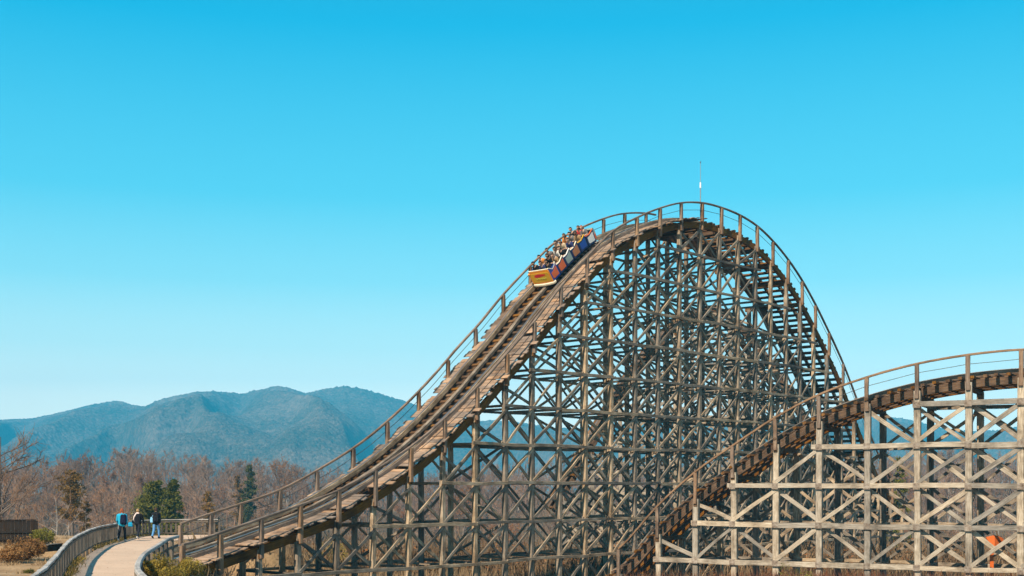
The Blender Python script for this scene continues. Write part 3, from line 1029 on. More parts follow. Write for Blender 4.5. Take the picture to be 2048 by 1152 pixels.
def put(t, x, y, rz=None, sc=1.0, sink=.15):
    t.location = (x, y, gz1(x, y) - sink)
    t.rotation_euler = (0, 0, random.random() * 6.283 if rz is None else rz)
    t.scale = (sc, sc, sc)
    return t

# --- trees one can pick out
def single(px, ytop, Y, fn, rz=0.0, **kw):
    """a tree of its own: stands at distance Y under that pixel column, tall enough to reach ytop"""
    x = px_x(px, Y); z = gz1(x, Y) - .15
    H = EYE + (HORIZON - ytop) * Y / F_PX - z
    t = fn(H=H, **kw)
    t.location = (x, Y, z); t.rotation_euler = (0, 0, rz)
    return t

single(146, 941, 128, conifer_proto, name='pine_tree', label='copper topped pine with a bare leaning trunk standing behind the path fence', cat='tree', seed=5, rad=1.75, mat='copper', bare=.5, clumps=30, per=150, size=.13, conical=False, bark='bark', rz=1.0)
single(172, 1000, 124, conifer_proto, name='pine_tree', label='small olive pine sapling beside the trunk of the copper topped pine', cat='tree', seed=15, rad=.9, mat='copper', bare=.3, clumps=14, per=110, size=.13, conical=False)
single(308, 964, 138, conifer_proto, name='pine_tree', label='bushy green pine behind the walkers, wider of the pair', cat='tree', seed=6, rad=2.2, mat='pine', bare=.1, clumps=60, per=220, size=.16, conical=False)
single(349, 962, 136, conifer_proto, name='pine_tree', label='bushy green pine behind the walkers, the narrower taller one nearest the coaster rail', cat='tree', seed=8, rad=1.9, mat='pine', bare=.1, clumps=60, per=220, size=.16, conical=True)
single(499, 930, 235, conifer_proto, name='fir_tree', label='dark green conical conifer rising above the coaster handrail in the grey wood', cat='tree', seed=9, rad=2.4, mat='dark_pine', bare=.05, clumps=70, per=110, size=.24)
single(478, 950, 240, conifer_proto, name='fir_tree', label='olive conifer close beside the dark conical conifer in the wood', cat='tree', seed=10, rad=2.0, mat='copper', bare=.1, clumps=40, per=90, size=.24)
single(415, 985, 150, conifer_proto, name='cedar_bush', label='low olive cedar behind the start of the coaster handrail', cat='tree', seed=11, rad=2.1, mat='copper', bare=.05, clumps=30, per=150, size=.16)
single(1590, 905, 120, conifer_proto, name='cedar_bush', label='yellow green cedar seen through the lattice of the lower coaster hill', cat='tree', seed=12, rad=2.0, mat='copper', bare=.05, clumps=40, per=160, size=.16)
single(1795, 915, 125, conifer_proto, name='cedar_bush', label='dark olive bush behind the upper bays of the lower coaster hill', cat='tree', seed=13, rad=1.6, mat='pine', bare=.05, clumps=30, per=160, size=.15)
single(-12, 850, 90, tree_proto, name='bare_tree', label='large bare tree cut off by the left edge, branches reaching into the blue mountain', cat='tree', seed=21, nlimb=16, sub=6, twigs=7, spread=.55, start=.15, twig_r=.022, rz=.4)
single(12, 905, 84, tree_proto, name='bare_tree', label='grey bare tree behind the dark board fence, thin upright limbs', cat='tree', seed=27, nlimb=14, sub=5, twigs=7, spread=.5, start=.12, twig_r=.018, rz=2.0)
single(118, 985, 110, tree_proto, name='bare_tree', label='pale barked leafless tree left of the copper topped pine', cat='tree', seed=22, nlimb=12, sub=5, twigs=6, spread=.6, start=.1, bark='bark_pale', twig_r=.016)
single(205, 975, 150, tree_proto, name='bare_tree', label='tawny leafless tree between the copper pine and the walkers', cat='tree', seed=23, nlimb=14, sub=6, twigs=8, spread=.5, start=.15, leaf='rust', leaf_n=500, leaf_size=.10, twig_r=.02)
single(255, 985, 145, tree_proto, name='bare_tree', label='leafless tree with a dense round twig crown directly behind the walkers', cat='tree', seed=24, nlimb=14, sub=6, twigs=8, spread=.5, start=.15, twig_r=.02)
single(560, 925, 240, tree_proto, name='bare_tree', label='bare tree with rust leaves left on, right of the dark conical conifer', cat='tree', seed=25, nlimb=14, sub=5, twigs=6, spread=.5, leaf='rust', leaf_n=900, leaf_size=.16, twig_r=.035)

# --- the wood: individuals sharing a few meshes, and the far mass
G_BARE = 'bare trees of the wood'
bare = [tree_proto('bare_tree', 'bare grey brown tree among the leafless wood below the blue mountains', 'tree', 40 + k, 12.0, nlimb=14 + k % 3, sub=6, twigs=9, spread=.34 + .06 * (k % 3), start=.2 + .08 * (k % 2), bark='bark_pale' if k % 2 else 'bark', twig_r=.042, thick=.9, group=G_BARE) for k in range(5)]
rust = [tree_proto('rust_leaved_tree', 'tree with rust brown leaves still on, among the leafless wood below the mountains', 'tree', 60 + k, 12.0, nlimb=13, sub=5, twigs=5, spread=.36, start=.22, leaf='rust', leaf_n=1300, leaf_size=.2, twig_r=.04, group='rust leaved trees of the wood') for k in range(2)]
used = set()
def place(protos, k, x, y, sc):
    p = protos[k % len(protos)]
    t = p if p.name not in used else copy_tree(p)
    used.add(p.name)
    put(t, x, y, None, sc)
    t.scale = (sc * (.85 + .3 * random.random()), sc * (.85 + .3 * random.random()), sc)
    return t

r = np.random.default_rng(11)
nb_ = nr_ = 0
while nb_ < 235:
    px = r.uniform(-60, 2110); Y = 150 + 300 * r.random() ** .75
    if 640 < px < 1300 and r.random() < .45: continue
    x = px_x(px, Y)
    if Y < 200 and 130 < px < 380: continue
    base_y = HORIZON - (gz1(x, Y) - EYE) * F_PX / Y
    H = 8.0 + 7 * r.random()
    if Y < 240: H *= .68
    if px > 1350 and Y < 260: H *= .75
    isr = r.random() < .13
    if isr: place(rust, nr_, x, Y, H / 12.0); nr_ += 1
    else: place(bare, nb_, x, Y, H / 12.0); nb_ += 1

# far mass: lighter trees in one object
segs = [[], [], [], []]; leafC = []
tmpl = [bare_segments(np.random.default_rng(80 + k), 12.0, nlimb=9, sub=3, twigs=4, spread=.36, start=.22, twig_r=.06) for k in range(6)]
cnt = 0
XS = []; 
while cnt < 1250:
    px = r.uniform(-330, 2400); Y = 270 + 295 * r.random() ** .8
    x = px_x(px, Y)
    T_ = tmpl[cnt % 6]; sc = (8 + 7.0 * r.random()) / 12
    a = r.random() * 6.283; ca, sa = math.cos(a), math.sin(a)
    Rm = np.array(((ca, -sa, 0), (sa, ca, 0), (0, 0, 1))) * sc
    o = np.array((x, Y, 0.0)); XS.append((x, Y))
    segs[0].append((T_[0] @ Rm.T, o)); segs[1].append((T_[1] @ Rm.T, o)); segs[2].append(T_[2] * sc * 1.1); segs[3].append(T_[3] * sc * 1.1)
    cnt += 1
zz = gz(np.array([q[0] for q in XS]), np.array([q[1] for q in XS]))
P0 = np.concatenate([a + o + (0, 0, z) for (a, o), z in zip(segs[0], zz)]); P1 = np.concatenate([a + o + (0, 0, z) for (a, o), z in zip(segs[1], zz)])
V, Fq = tubes(P0, P1, np.concatenate(segs[2]), np.concatenate(segs[3]), 3)
fw = link_mesh('far_wood', np_mesh('far_wood', V, Fq, M['twig']))
tag(fw, kind='stuff')

# --- undergrowth: dry brush over the valley and the hill
def tufts(r, X, Y, Z, h, blades, spread, lean=.5, wd=.02):
    """upright stems around each point -> triangles"""
    n = len(X)
    C = np.repeat(np.stack([X, Y, Z], 1), blades, 0)
    hh = np.repeat(h, blades) * (.45 + .75 * r.random(n * blades))
    off = r.normal(size=(n * blades, 3)) * spread; off[:, 2] = -.05
    d = r.normal(size=(n * blades, 3)) * lean; d[:, 2] = 1
    a = r.random(n * blades) * 6.283
    wv = np.stack([np.cos(a), np.sin(a), a * 0], 1) * (wd * (.6 + .8 * r.random(n * blades)))[:, None]
    A = C + off; B = A + d * hh[:, None]; Md = A + d * hh[:, None] * .55 + r.normal(size=A.shape) * (hh * .06)[:, None]
    V = np.stack([A - wv, A + wv, Md + wv * .8, B, Md - wv * .8], 1).reshape(-1, 3)
    i = np.arange(len(A))[:, None] * 5
    return V, np.concatenate([i, i + 1, i + 2, i + 3, i + 4], 1)

n = 9000
px = r.uniform(-120, 2200, n); Y = 84 + 330 * r.random(n) ** 1.3
X = px_x(px, Y); Z = gz(X, Y)
dens = fbm(X * .06, Y * .06, 3, 55)
k = dens > .36
X, Y, Z = X[k], Y[k], Z[k]
h = (.8 + 1.6 * r.random(len(X))) * (1 + .0022 * Y)
V1, F1 = tufts(r, X, Y, Z, h, 14, 1.0, .35, .03)
C = np.repeat(np.stack([X, Y, Z], 1), 12, 0)
C = C + r.normal(size=C.shape) * np.array((1.0, 1.0, .5)) + np.array((0, 0, .9)) * r.random((len(C), 1)) * 1.6
V2, F2 = leaf_tris(r, C, .16)
me = np_mesh('undergrowth', np.concatenate([V1, V2]), [F1, F2 + len(V1)], [M['brush'], M['rust']], np.concatenate([np.zeros(len(F1), int), (r.random(len(F2)) < .4).astype(int)]))
tag(link_mesh('undergrowth', me), kind='stuff')

# brush and dead stalks close to the coaster
n = 5200
px = r.uniform(380, 2150, n); Y = r.uniform(52, 116, n)
X = px_x(px, Y); Z = gz(X, Y)
k = (fbm(X * .22, Y * .22, 3, 77) > .40) & (Z < -.25)
X, Y, Z = X[k], Y[k], Z[k]
V1, F1 = tufts(r, X, Y, Z, .5 + .7 * r.random(len(X)) ** 2, 18, .35, .28, .014)
me = np_mesh('dead_brush', V1, F1, M['grass_dry'])
tag(link_mesh('dead_brush', me), kind='stuff')
n = 2600
px = r.uniform(1250, 2150, n); Y = r.uniform(58, 64.5, n)
X = px_x(px, Y); Z = gz(X, Y)
k = fbm(X * .3, Y * .3, 3, 78) > .36
V1, F1 = tufts(r, X[k], Y[k], Z[k], 1.05 + .8 * r.random(k.sum()), 20, .3, .2, .016)
tag(link_mesh('russet_brush', np_mesh('russet_brush', V1, F1, M['brush_red'])), kind='stuff')

# grass along the foot of the path fence and on the tan bank
X = []; Y = []
for p, d in zip(fence_line, fdir):
    for q in range(5):
        if r.random() < .75:
            e = p + np.array((d[1], -d[0])) * r.normal(.12, .12) + d * r.normal(0, .25); X.append(e[0]); Y.append(e[1])
X = np.array(X); Y = np.array(Y)
V1, F1 = tufts(r, X, Y, gz(X, Y) + .0, .10 + .16 * r.random(len(X)), 14, .10, .5, .012)
xx = r.uniform(-32, -14, 2600); yy = r.uniform(38, 80, 2600)
k = (xx < np.interp(yy, left_full[:110, 1], left_full[:110, 0] - .2) - .3) & (fbm(xx * .4, yy * .4, 3, 88) > .5)
V3, F3 = tufts(r, xx[k], yy[k], gz(xx[k], yy[k]), .08 + .14 * r.random(k.sum()), 12, .14, .5, .012)
me = np_mesh('grass', np.concatenate([V1, V3]), [F1, F3 + len(V1)], [M['shrub_yellow'], M['grass_dry']], np.concatenate([(r.random(len(F1)) < .4).astype(int), np.ones(len(F3), int)]))
tag(link_mesh('grass', me), kind='stuff')

# fallen leaves blown over the path
k = r.integers(8, 150, 900); e = np.concatenate([r.random(450) ** 2.5, 1 - r.random(450) ** 2.5])
C = left_line[k] + (right_line[k] - left_line[k]) * e[:, None] + r.normal(size=(900, 2)) * .15
V1, F1 = leaf_tris(r, np.column_stack([C, np.full(900, .012)]), .055, .93)
tag(link_mesh('fallen_leaves', np_mesh('fallen_leaves', V1, F1, M['rust'])), kind='stuff')

def shrub(px, Y, rad, h, mat, label, seed, n=2200, size=.045, name='shrub', zoff=0.0):
    """a rounded bush: stems and leaves"""
    r = np.random.default_rng(seed)
    x = px_x(px, Y); z = gz1(x, Y) - .05 + zoff
    t = thing(name, label, 'shrub', (x, Y, z))
    lob = [(r.normal(size=3) * np.array((rad * .55, rad * .45, 0)) + (0, 0, h * (.35 + .25 * r.random())), rad * (.3 + .35 * r.random())) for _ in range(9)]
    P1 = []
    for c, s in lob:
        m = n // 9
        d = rand_dir(r, m) * (r.random(m) ** .35)[:, None] * s * np.array((1, 1, h / rad * .75))
        P1.append(c + d)
    C = np.concatenate(P1); C[:, 2] = np.abs(C[:, 2])
    st = C[r.integers(0, len(C), 90)]
    V, Fq = tubes(st * np.array((.15, .15, 0)), st, np.full(90, .014), np.full(90, .004), 3)
    link_mesh('stems', np_mesh('stems', V, Fq, M['bark']), t)
    V, Fq = leaf_tris(r, C, size)
    link_mesh('foliage', np_mesh('foliage', V, Fq, M[mat]), t)
    return t

shrub(48, 49, 1.15, .95, 'shrub_orange', 'wide orange brown shrub on the tan bank in front of the dark board fence', 1, 5200)
shrub(8, 47, .75, .75, 'shrub_orange', 'orange brown shrub at the left picture edge, lower than the wide one', 2, 2600)
shrub(84, 60.5, .6, 1.0, 'pine', 'dark green bush against the end of the dark board fence', 3, 2200, .05)
shrub(58, 42.3, .16, .2, 'pine', 'tiny green tuft at the foot of the near end of the path fence', 4, 500, .03)
shrub(318, 38.5, .5, .95, 'shrub_yellow', 'yellow green shrub inside the bend of the curved guard rail', 5, 4200, .04)
shrub(368, 46, .6, .8, 'shrub_yellow', 'yellow shrub at the foot of the first posts of the tall coaster hill', 6, 3600, .04)
shrub(345, 37.5, .5, .7, 'shrub_yellow', 'low yellow shrub nearest the camera beside the guard rail', 7, 2400, .035)
shrub(1596, 59, .75, 2.75, 'pine', 'rounded green bush in front of the lower coaster hill', 8, 2600, .045)
shrub(262, 80, 1.0, 1.15, 'brush_red', 'red brown bush behind the fence between the two left walkers', 9, 3200, .05)
shrub(298, 80.5, 1.0, 1.1, 'brush_red', 'red brown bush behind the fence between the two right walkers', 10, 3200, .05)
shrub(395, 80, 1.4, 1.3, 'shrub_yellow', 'ochre shrub behind the fence left of the first far handrail posts', 11, 3000, .05)
shrub(455, 82, 1.5, 1.5, 'shrub_orange', 'ochre shrub behind the lowest stretch of the far handrail', 12, 3000, .05)
shrub(650, 92, 2.2, 2.6, 'shrub_yellow', 'olive shrub glimpsed under the low end of the tall coaster hill', 13, 3200, .07)

# ------------------------------------------------------------------ path fence, guard rail, board fence
FH = .90
def line_at(line, s):
    d = np.concatenate([[0], np.cumsum(np.linalg.norm(np.diff(line, axis=0), axis=1))])
    p = np.array([np.interp(s, d, line[:, 0]), np.interp(s, d, line[:, 1])])
    q = np.array([np.interp(s + .1, d, line[:, 0]), np.interp(s + .1, d, line[:, 1])])
    if np.linalg.norm(q - p) < 1e-4: q = p + (p - np.array([np.interp(s - .1, d, line[:, 0]), np.interp(s - .1, d, line[:, 1])]))
    return p, unit(q - p), d[-1]

_, _, FL = line_at(fence_line, 0)
o = fence_line[80]
pf = thing('path_fence', 'weathered grey picket fence curving along the outer side of the path', 'fence', (o[0], o[1], 0))
O = (o[0], o[1], 0)
mb = MB(); pk = MB()
ss = np.arange(0, FL, .45)
P = []; L = []
for i, s in enumerate(ss):
    p, d, _ = line_at(fence_line, s)
    P.append((p[0], p[1], FH + .035 * random.random())); L.append((-d[1], d[0], 0))
sweep(mb, np.array(P), np.array(L), (0, 0, 1.0), .13, .055, .15, wob=.3)
mb.build('top_rail', M['fence_cap'], pf, O)
for hgt in (.12, .79):
    mb = MB(); sweep(mb, np.array(P) * (1, 1, 0) + (0, 0, hgt) - np.array(L) * .045, np.array(L), (0, 0, 1.0), .035, .08, .1, wob=.1)
    mb.build('cross_rail', M['fence_wood'], pf, O)
s = .1; j = 0
while s < FL:
    p, d, _ = line_at(fence_line, s)
    lat = np.array((-d[1], d[0], 0)); al = np.array((d[0], d[1], 0))
    if j % 7 == 0:
        mb = MB(); beam(mb, (p[0], p[1], -.25), (p[0], p[1], FH - .036), .11, .11, lat=lat, wob=.1)
        mb.build('fence_post', M['fence_wood'], pf, O)
        if pk.n: pk.build('picket_panel', M['fence_wood'], pf, O); pk = MB()
    else:
        q = np.array((p[0], p[1], 0)) + lat * .0
        b0 = (random.random() - .5) * .05
        beam(pk, q + (0, 0, .05 + random.random() * .03), q + al * b0 + (0, 0, FH - .038), .035, .105 + .03 * random.random(), lat=lat, wob=.12, seg=1)
    s += .28; j += 1
if pk.n: pk.build('picket_panel', M['fence_wood'], pf, O)

# guard rail on the inner side of the bend
GR = resample(np.array([(-7.4, 25.5), (-8.6, 29), (-9.75, 32.2), (-10.9, 36.2), (-11.85, 40), (-12.9, 45), (-14.0, 50.3), (-14.45, 53.6)]), 80)
_, _, GL = line_at(GR, 0)
gr = thing('guard_rail', 'grey wooden guard rail curving along the inner edge of the path beside the yellow shrubs', 'guard rail', (-11.85, 40, 0))
O = (-11.85, 40, 0)
GHT = .78
ss = np.arange(0, GL, .7); P = []; L = []
for s in ss:
    p, d, _ = line_at(GR, s); P.append((p[0], p[1], GHT)); L.append((-d[1], d[0], 0))
P = np.array(P); L = np.array(L)
for hgt, wd, th_, nm in ((0, .16, .12, 'top_rail'), (-.38, .06, .12, 'cross_rail')):
    mb = MB(); sweep(mb, P + (0, 0, hgt), L, (0, 0, 1.0), wd, th_, .2, wob=.1); mb.build(nm, M['fence_cap'] if not hgt else M['fence_wood'], gr, O)
for s in np.arange(.6, GL, 2.2):
    p, d, _ = line_at(GR, s); mb = MB()
    beam(mb, (p[0], p[1], -.9), (p[0], p[1], GHT - .06), .17, .17, lat=(-d[1], d[0], 0), wob=.08, ch=.3)
    mb.build('fence_post', M['fence_wood'], gr, O)

# dark board fence on the left bank
A = np.array((px_x(-190, 61.5), 61.5)); B = np.array((px_x(69, 62.5), 62.5))
dv = unit(B - A); Ln = np.linalg.norm(B - A)
bf = thing('board_fence', 'tall dark brown board fence at the left behind the orange shrubs', 'fence', (B[0], B[1], 0))
O = (B[0], B[1], 0)
lat = np.array((-dv[1], dv[0], 0)); d3 = np.array((dv[0], dv[1], 0))
mb = MB(); s = 0
while s < Ln:
    wd = .17 + random.random() * .03
    q = np.array((A[0], A[1], 0)) + d3 * (s + wd / 2)
    beam(mb, q + (0, 0, -.2), q + (0, 0, 1.19 + random.random() * .02), .03, wd - .012, lat=lat, seg=1, wob=.03)
    s += wd
mb.build('board_panel', M['dark_wood'], bf, O)
for hgt in (.25, .62):
    mb = MB(); beam(mb, np.array((*A, hgt)) - lat * .045, np.array((*B, hgt)) - lat * .045, .05, .09, lat=lat); mb.build('cross_rail', M['dark_wood'], bf, O)
mb = MB(); beam(mb, np.array((*A, 1.235)), np.array((*B, 1.235)) + d3 * .06, .12, .05, lat=lat); mb.build('top_rail', M['dark_wood'], bf, O)
for s in (0.0, 2.0, 4.0, Ln):
    mb = MB(); q = np.array((A[0], A[1], 0)) + d3 * s + lat * .08; beam(mb, q + (0, 0, -.3), q + (0, 0, 1.2), .1, .1, lat=lat); mb.build('fence_post', M['dark_wood'], bf, O)

# low timber on the bank
A = at(89, 1097, 55); B = at(119, 1097, 56.5)
lg = thing('timber_sleeper', 'low dark squared timber lying on the bank behind the path fence', 'timber', (A[0], A[1], 0))
mb = MB(); beam(mb, (A[0], A[1], .16), (B[0], B[1], .16), .3, .28, wob=.1); mb.build('beam', M['dark_wood'], lg, (A[0], A[1], 0))
mb = MB(); beam(mb, (A[0], A[1], .325), (B[0], B[1], .325), .34, .04, wob=.1); mb.build('capping_board', M['fence_wood'], lg, (A[0], A[1], 0))

# orange folded board under the lower hill
q = at(1985, 1075, 67.2)
zg = gz1(q[0], q[1])
ob = thing('warning_board', 'bright orange folded warning board on an orange post behind the lower lattice', 'sign', (q[0], q[1], zg))
M['orange'] = plain('orange_paint', (.62, .13, .02), .5, var=.08)
h0 = q[2] - zg
mb = MB()
K_ = np.array((1.35, 1, 1.2)); K0 = np.array((0, 0, h0 * -.2))
v = [(-.28, -.05, h0 + .02), (.0, -.30, h0 + .12), (.0, -.30, h0 - .52), (-.12, -.05, h0 - .50), (.5, .06, h0 - .42), (.45, .06, h0 - .02)]
th = np.array((0, .03, 0))
v = np.array(v) * K_ + K0
vv = np.concatenate([v, v + th])
fs = [(0, 3, 2, 1), (1, 2, 4, 5), (6, 7, 8, 9), (7, 11, 10, 8), (0, 1, 7, 6), (1, 5, 11, 7), (5, 4, 10, 11), (4, 2, 8, 10), (2, 3, 9, 8), (3, 0, 6, 9)]
mb.add(vv, fs); mb.build('board', M['orange'], ob)
mb = MB(); beam(mb, (-.03, .03, -.2), (-.03, .03, h0 - .45), .07, .2, lat=(0, 1, 0)); mb.build('post', M['orange'], ob)

# ------------------------------------------------------------------ figures (people)
def cap_prim(p0, p1, r0, r1, k=12):
    p0 = np.asarray(p0, float); p1 = np.asarray(p1, float)
    a = p1 - p0; L = np.linalg.norm(a); a = a / (L + 1e-9)
    ref = np.array((1.0, 0, 0)) if abs(a[2]) > .9 else np.array((0, 0, 1.0))
    s = unit(np.cross(a, ref)); t = np.cross(a, s)
    rings = []
    for th in np.linspace(-math.pi / 2, 0, 5): rings.append((p0 + a * r0 * math.sin(th), max(r0 * math.cos(th), 1e-3)))
    for th in np.linspace(0, math.pi / 2, 5): rings.append((p1 + a * r1 * math.sin(th), max(r1 * math.cos(th), 1e-3)))
    ang = np.arange(k) * 2 * math.pi / k
    V = np.concatenate([c + r * (np.outer(np.cos(ang), s) + np.outer(np.sin(ang), t)) for c, r in rings])
    F = [(i * k + j, i * k + (j + 1) % k, (i + 1) * k + (j + 1) % k, (i + 1) * k + j) for i in range(len(rings) - 1) for j in range(k)]
    F.append(tuple(range(k - 1, -1, -1))); F.append(tuple((len(rings) - 1) * k + j for j in range(k)))
    return V, F

def ell_prim(c, r, tilt=0.0):
    V, F = cap_prim((0, 0, 0), (0, 0, 1e-4), 1, 1, 14)
    V = V * np.asarray(r, float)
    if tilt:
        ct, st = math.cos(tilt), math.sin(tilt)
        V = V @ np.array(((1, 0, 0), (0, ct, -st), (0, st, ct))).T
    return V + np.asarray(c, float), F

def melt(name, prims, voxel, mat):
    """one continuous skin grown over overlapping shapes"""
    mb = MB()
    for V, F in prims: mb.add(V, F)
    o = mb.build(name, mat)
    md = o.modifiers.new('remesh', 'REMESH'); md.mode = 'VOXEL'; md.voxel_size = voxel; md.use_smooth_shade = True
    sm = o.modifiers.new('smooth', 'SMOOTH'); sm.iterations = 3; sm.factor = .5
    dg = bpy.context.evaluated_depsgraph_get()
    me = bpy.data.meshes.new_from_object(o.evaluated_get(dg))
    me.name = name
    bpy.data.objects.remove(o)
    if not me.materials: me.materials.append(mat)
    return me

def hand_prims(wrist, d, n, side, curl=.5, sc=1.0):
    """palm, four unequal fingers, thumb off the side of the palm"""
    d = unit(d); n = unit(np.asarray(n, float) - d * np.dot(n, d)); s = np.cross(d, n) * side
    wrist = np.asarray(wrist, float); P = []
    for q in (-.02, 0, .02):
        P.append(cap_prim(wrist + s * q * .7 * sc, wrist + (d * .085 + s * q * 1.3) * sc, .016 * sc, .014 * sc, 8))
    for q, L in zip((-.033, -.011, .011, .032), (.062, .078, .084, .070)):
        a = wrist + (d * .085 + s * q) * sc
        d1 = unit(d * math.cos(curl) + n * math.sin(curl)); b = a + d1 * L * .5 * sc
        d2 = unit(d * math.cos(curl * 2.1) + n * math.sin(curl * 2.1)); c = b + d2 * L * .5 * sc
        P += [cap_prim(a, b, .0095 * sc, .009 * sc, 8), cap_prim(b, c, .009 * sc, .0075 * sc, 8)]
    a = wrist + (d * .03 + s * .03) * sc; b = a + unit(d * .6 + s * .7 + n * .4) * .04 * sc
    P += [cap_prim(a, b, .012 * sc, .010 * sc, 8), cap_prim(b, b + unit(d * .8 + s * .2 + n * .5) * .03 * sc, .010 * sc, .008 * sc, 8)]
    return P

def head_prims(c, fwd, sc=1.0):
    """skull, jaw, nose, brow, lips, ears; c is the middle of the head, fwd its facing (horizontal)"""
    f = unit(fwd); s = np.array((-f[1], f[0], 0)); u = np.array((0, 0, 1.0)); c = np.asarray(c, float)
    def at_(a, b, h): return c + (f * a + s * b + u * h) * sc
    P = [cap_prim(at_(-.018, 0, .025), at_(.012, 0, .03), .090 * sc, .082 * sc), cap_prim(at_(.02, 0, -.02), at_(.035, 0, -.075), .066 * sc, .045 * sc),
         cap_prim(at_(.085, 0, .01), at_(.105, 0, -.022), .012 * sc, .016 * sc, 8), cap_prim(at_(.074, -.035, .03), at_(.074, .035, .03), .016 * sc, .016 * sc, 8),
         cap_prim(at_(.074, -.018, -.055), at_(.074, .018, -.055), .010 * sc, .010 * sc, 8)]
    for q in (-1, 1): P.append(cap_prim(at_(-.005, q * .086, .012), at_(-.012, q * .092, -.018), .018 * sc, .012 * sc, 8))
    return P

def hair_prims(c, fwd, long=False, sc=1.0, bald=False):
    f = unit(fwd); s = np.array((-f[1], f[0], 0)); u = np.array((0, 0, 1.0)); c = np.asarray(c, float)
    def at_(a, b, h): return c + (f * a + s * b + u * h) * sc
    P = [cap_prim(at_(-.034, 0, .045), at_(.0, 0, .052), .090 * sc, .080 * sc), cap_prim(at_(-.045, -.03, .0), at_(-.045, .03, .0), .072 * sc, .072 * sc)]
    if long:
        for q in (-.06, -.02, .02, .06): P.append(cap_prim(at_(-.055, q, .02), at_(-.07, q * 1.1, -.17), .045 * sc, .028 * sc, 8))
    return P

SKIN = [plain('skin_light', (.58, .36, .26), .55, var=.05), plain('skin_tan', (.42, .24, .155), .55, var=.05), plain('skin_deep', (.20, .11, .07), .55, var=.05)]
def cloth(name, c): return plain(name, c, .9, spec=.1, var=.18, scale=14)
HAIR = {k: plain(k + '_hair', c, .7, var=.25, scale=30) for k, c in dict(black=(.012, .010, .009), brown=(.05, .026, .013), fair=(.32, .20, .09), red=(.26, .075, .03), grey=(.34, .32, .30)).items()}
EYE_M = plain('eye', (.02, .018, .016), .2, spec=.5)
def eyes(parent, c, fwd, sc=1.0):
    f = unit(fwd); s = np.array((-f[1], f[0], 0)); c = np.asarray(c, float)
    for q in (-1, 1):
        mb = MB(); V, F = ell_prim(c + (f * .086 + s * .033 * q + np.array((0, 0, .008))) * sc, np.array((.013, .013, .010)) * sc); mb.add(V, F)
        mb.build('eye', EYE_M, parent, smooth_shade=True)

# ------------------------------------------------------------------ coaster train
s_front = float(np.interp(11.66, ns_m, s_m))
N_CAR = 6; PITCH = .84; U_C = 2.42
def car_matrix(i):
    n = float(np.interp(s_front + .44 + i * PITCH, s_m, ns_m))
    p, t, l, up = frame_m(n)
    o = p + l * U_C + up * .275
    f = -t; lf = -l
    return Matrix(((f[0], lf[0], up[0], o[0]), (f[1], lf[1], up[1], o[1]), (f[2], lf[2], up[2], o[2]), (0, 0, 0, 1)))

paint = lambda nm, c: plain(nm, c, .35, spec=.5, var=.12, scale=3)
P_NAVY = paint('navy_paint', (.012, .022, .085)); P_BLUE = paint('blue_paint', (.010, .05, .29)); P_YEL = paint('yellow_paint', (.62, .36, .02))
P_ORG = paint('orange_red_paint', (.62, .12, .025)); P_GREY = paint('grey_green_paint', (.26, .33, .31)); P_CREAM = paint('cream_paint', (.74, .66, .50))
P_BRN = paint('copper_paint', (.40, .15, .05)); P_RED = paint('red_paint', (.55, .02, .02)); P_WHITE = paint('white_paint', (.72, .70, .66)); P_BLK = plain('black_undercarriage', (.012, .011, .010), .6)
P_LIME = paint('lime_paint', (.42, .45, .05)); P_AMB = paint('amber_paint', (.72, .27, .02))
CARS = [('blue', P_BLUE, P_ORG, P_CREAM), ('navy', P_NAVY, P_ORG, P_CREAM), ('navy', P_NAVY, P_GREY, P_WHITE), ('navy', P_NAVY, P_BRN, P_CREAM), ('blue', P_NAVY, P_BLUE, P_YEL), ('navy', P_NAVY, P_WHITE, P_ORG)]
M0 = car_matrix(0)
train = thing('coaster_train', 'short coaster train of bright painted cars with a yellow front coming down the drop', 'coaster train', M0.translation)
INV = Matrix.Translation(-M0.translation)
HW = .84
def plate(mb, poly, y0, y1):
    """extruded side polygon given in (x, z)"""
    k = len(poly)
    V = [(x, y0, z) for x, z in poly] + [(x, y1, z) for x, z in poly]
    F = [tuple(range(k)), tuple(range(2 * k - 1, k - 1, -1))] + [(i, i + k, (i + 1) % k + k, (i + 1) % k) for i in range(k)]
    mb.add(V, F)
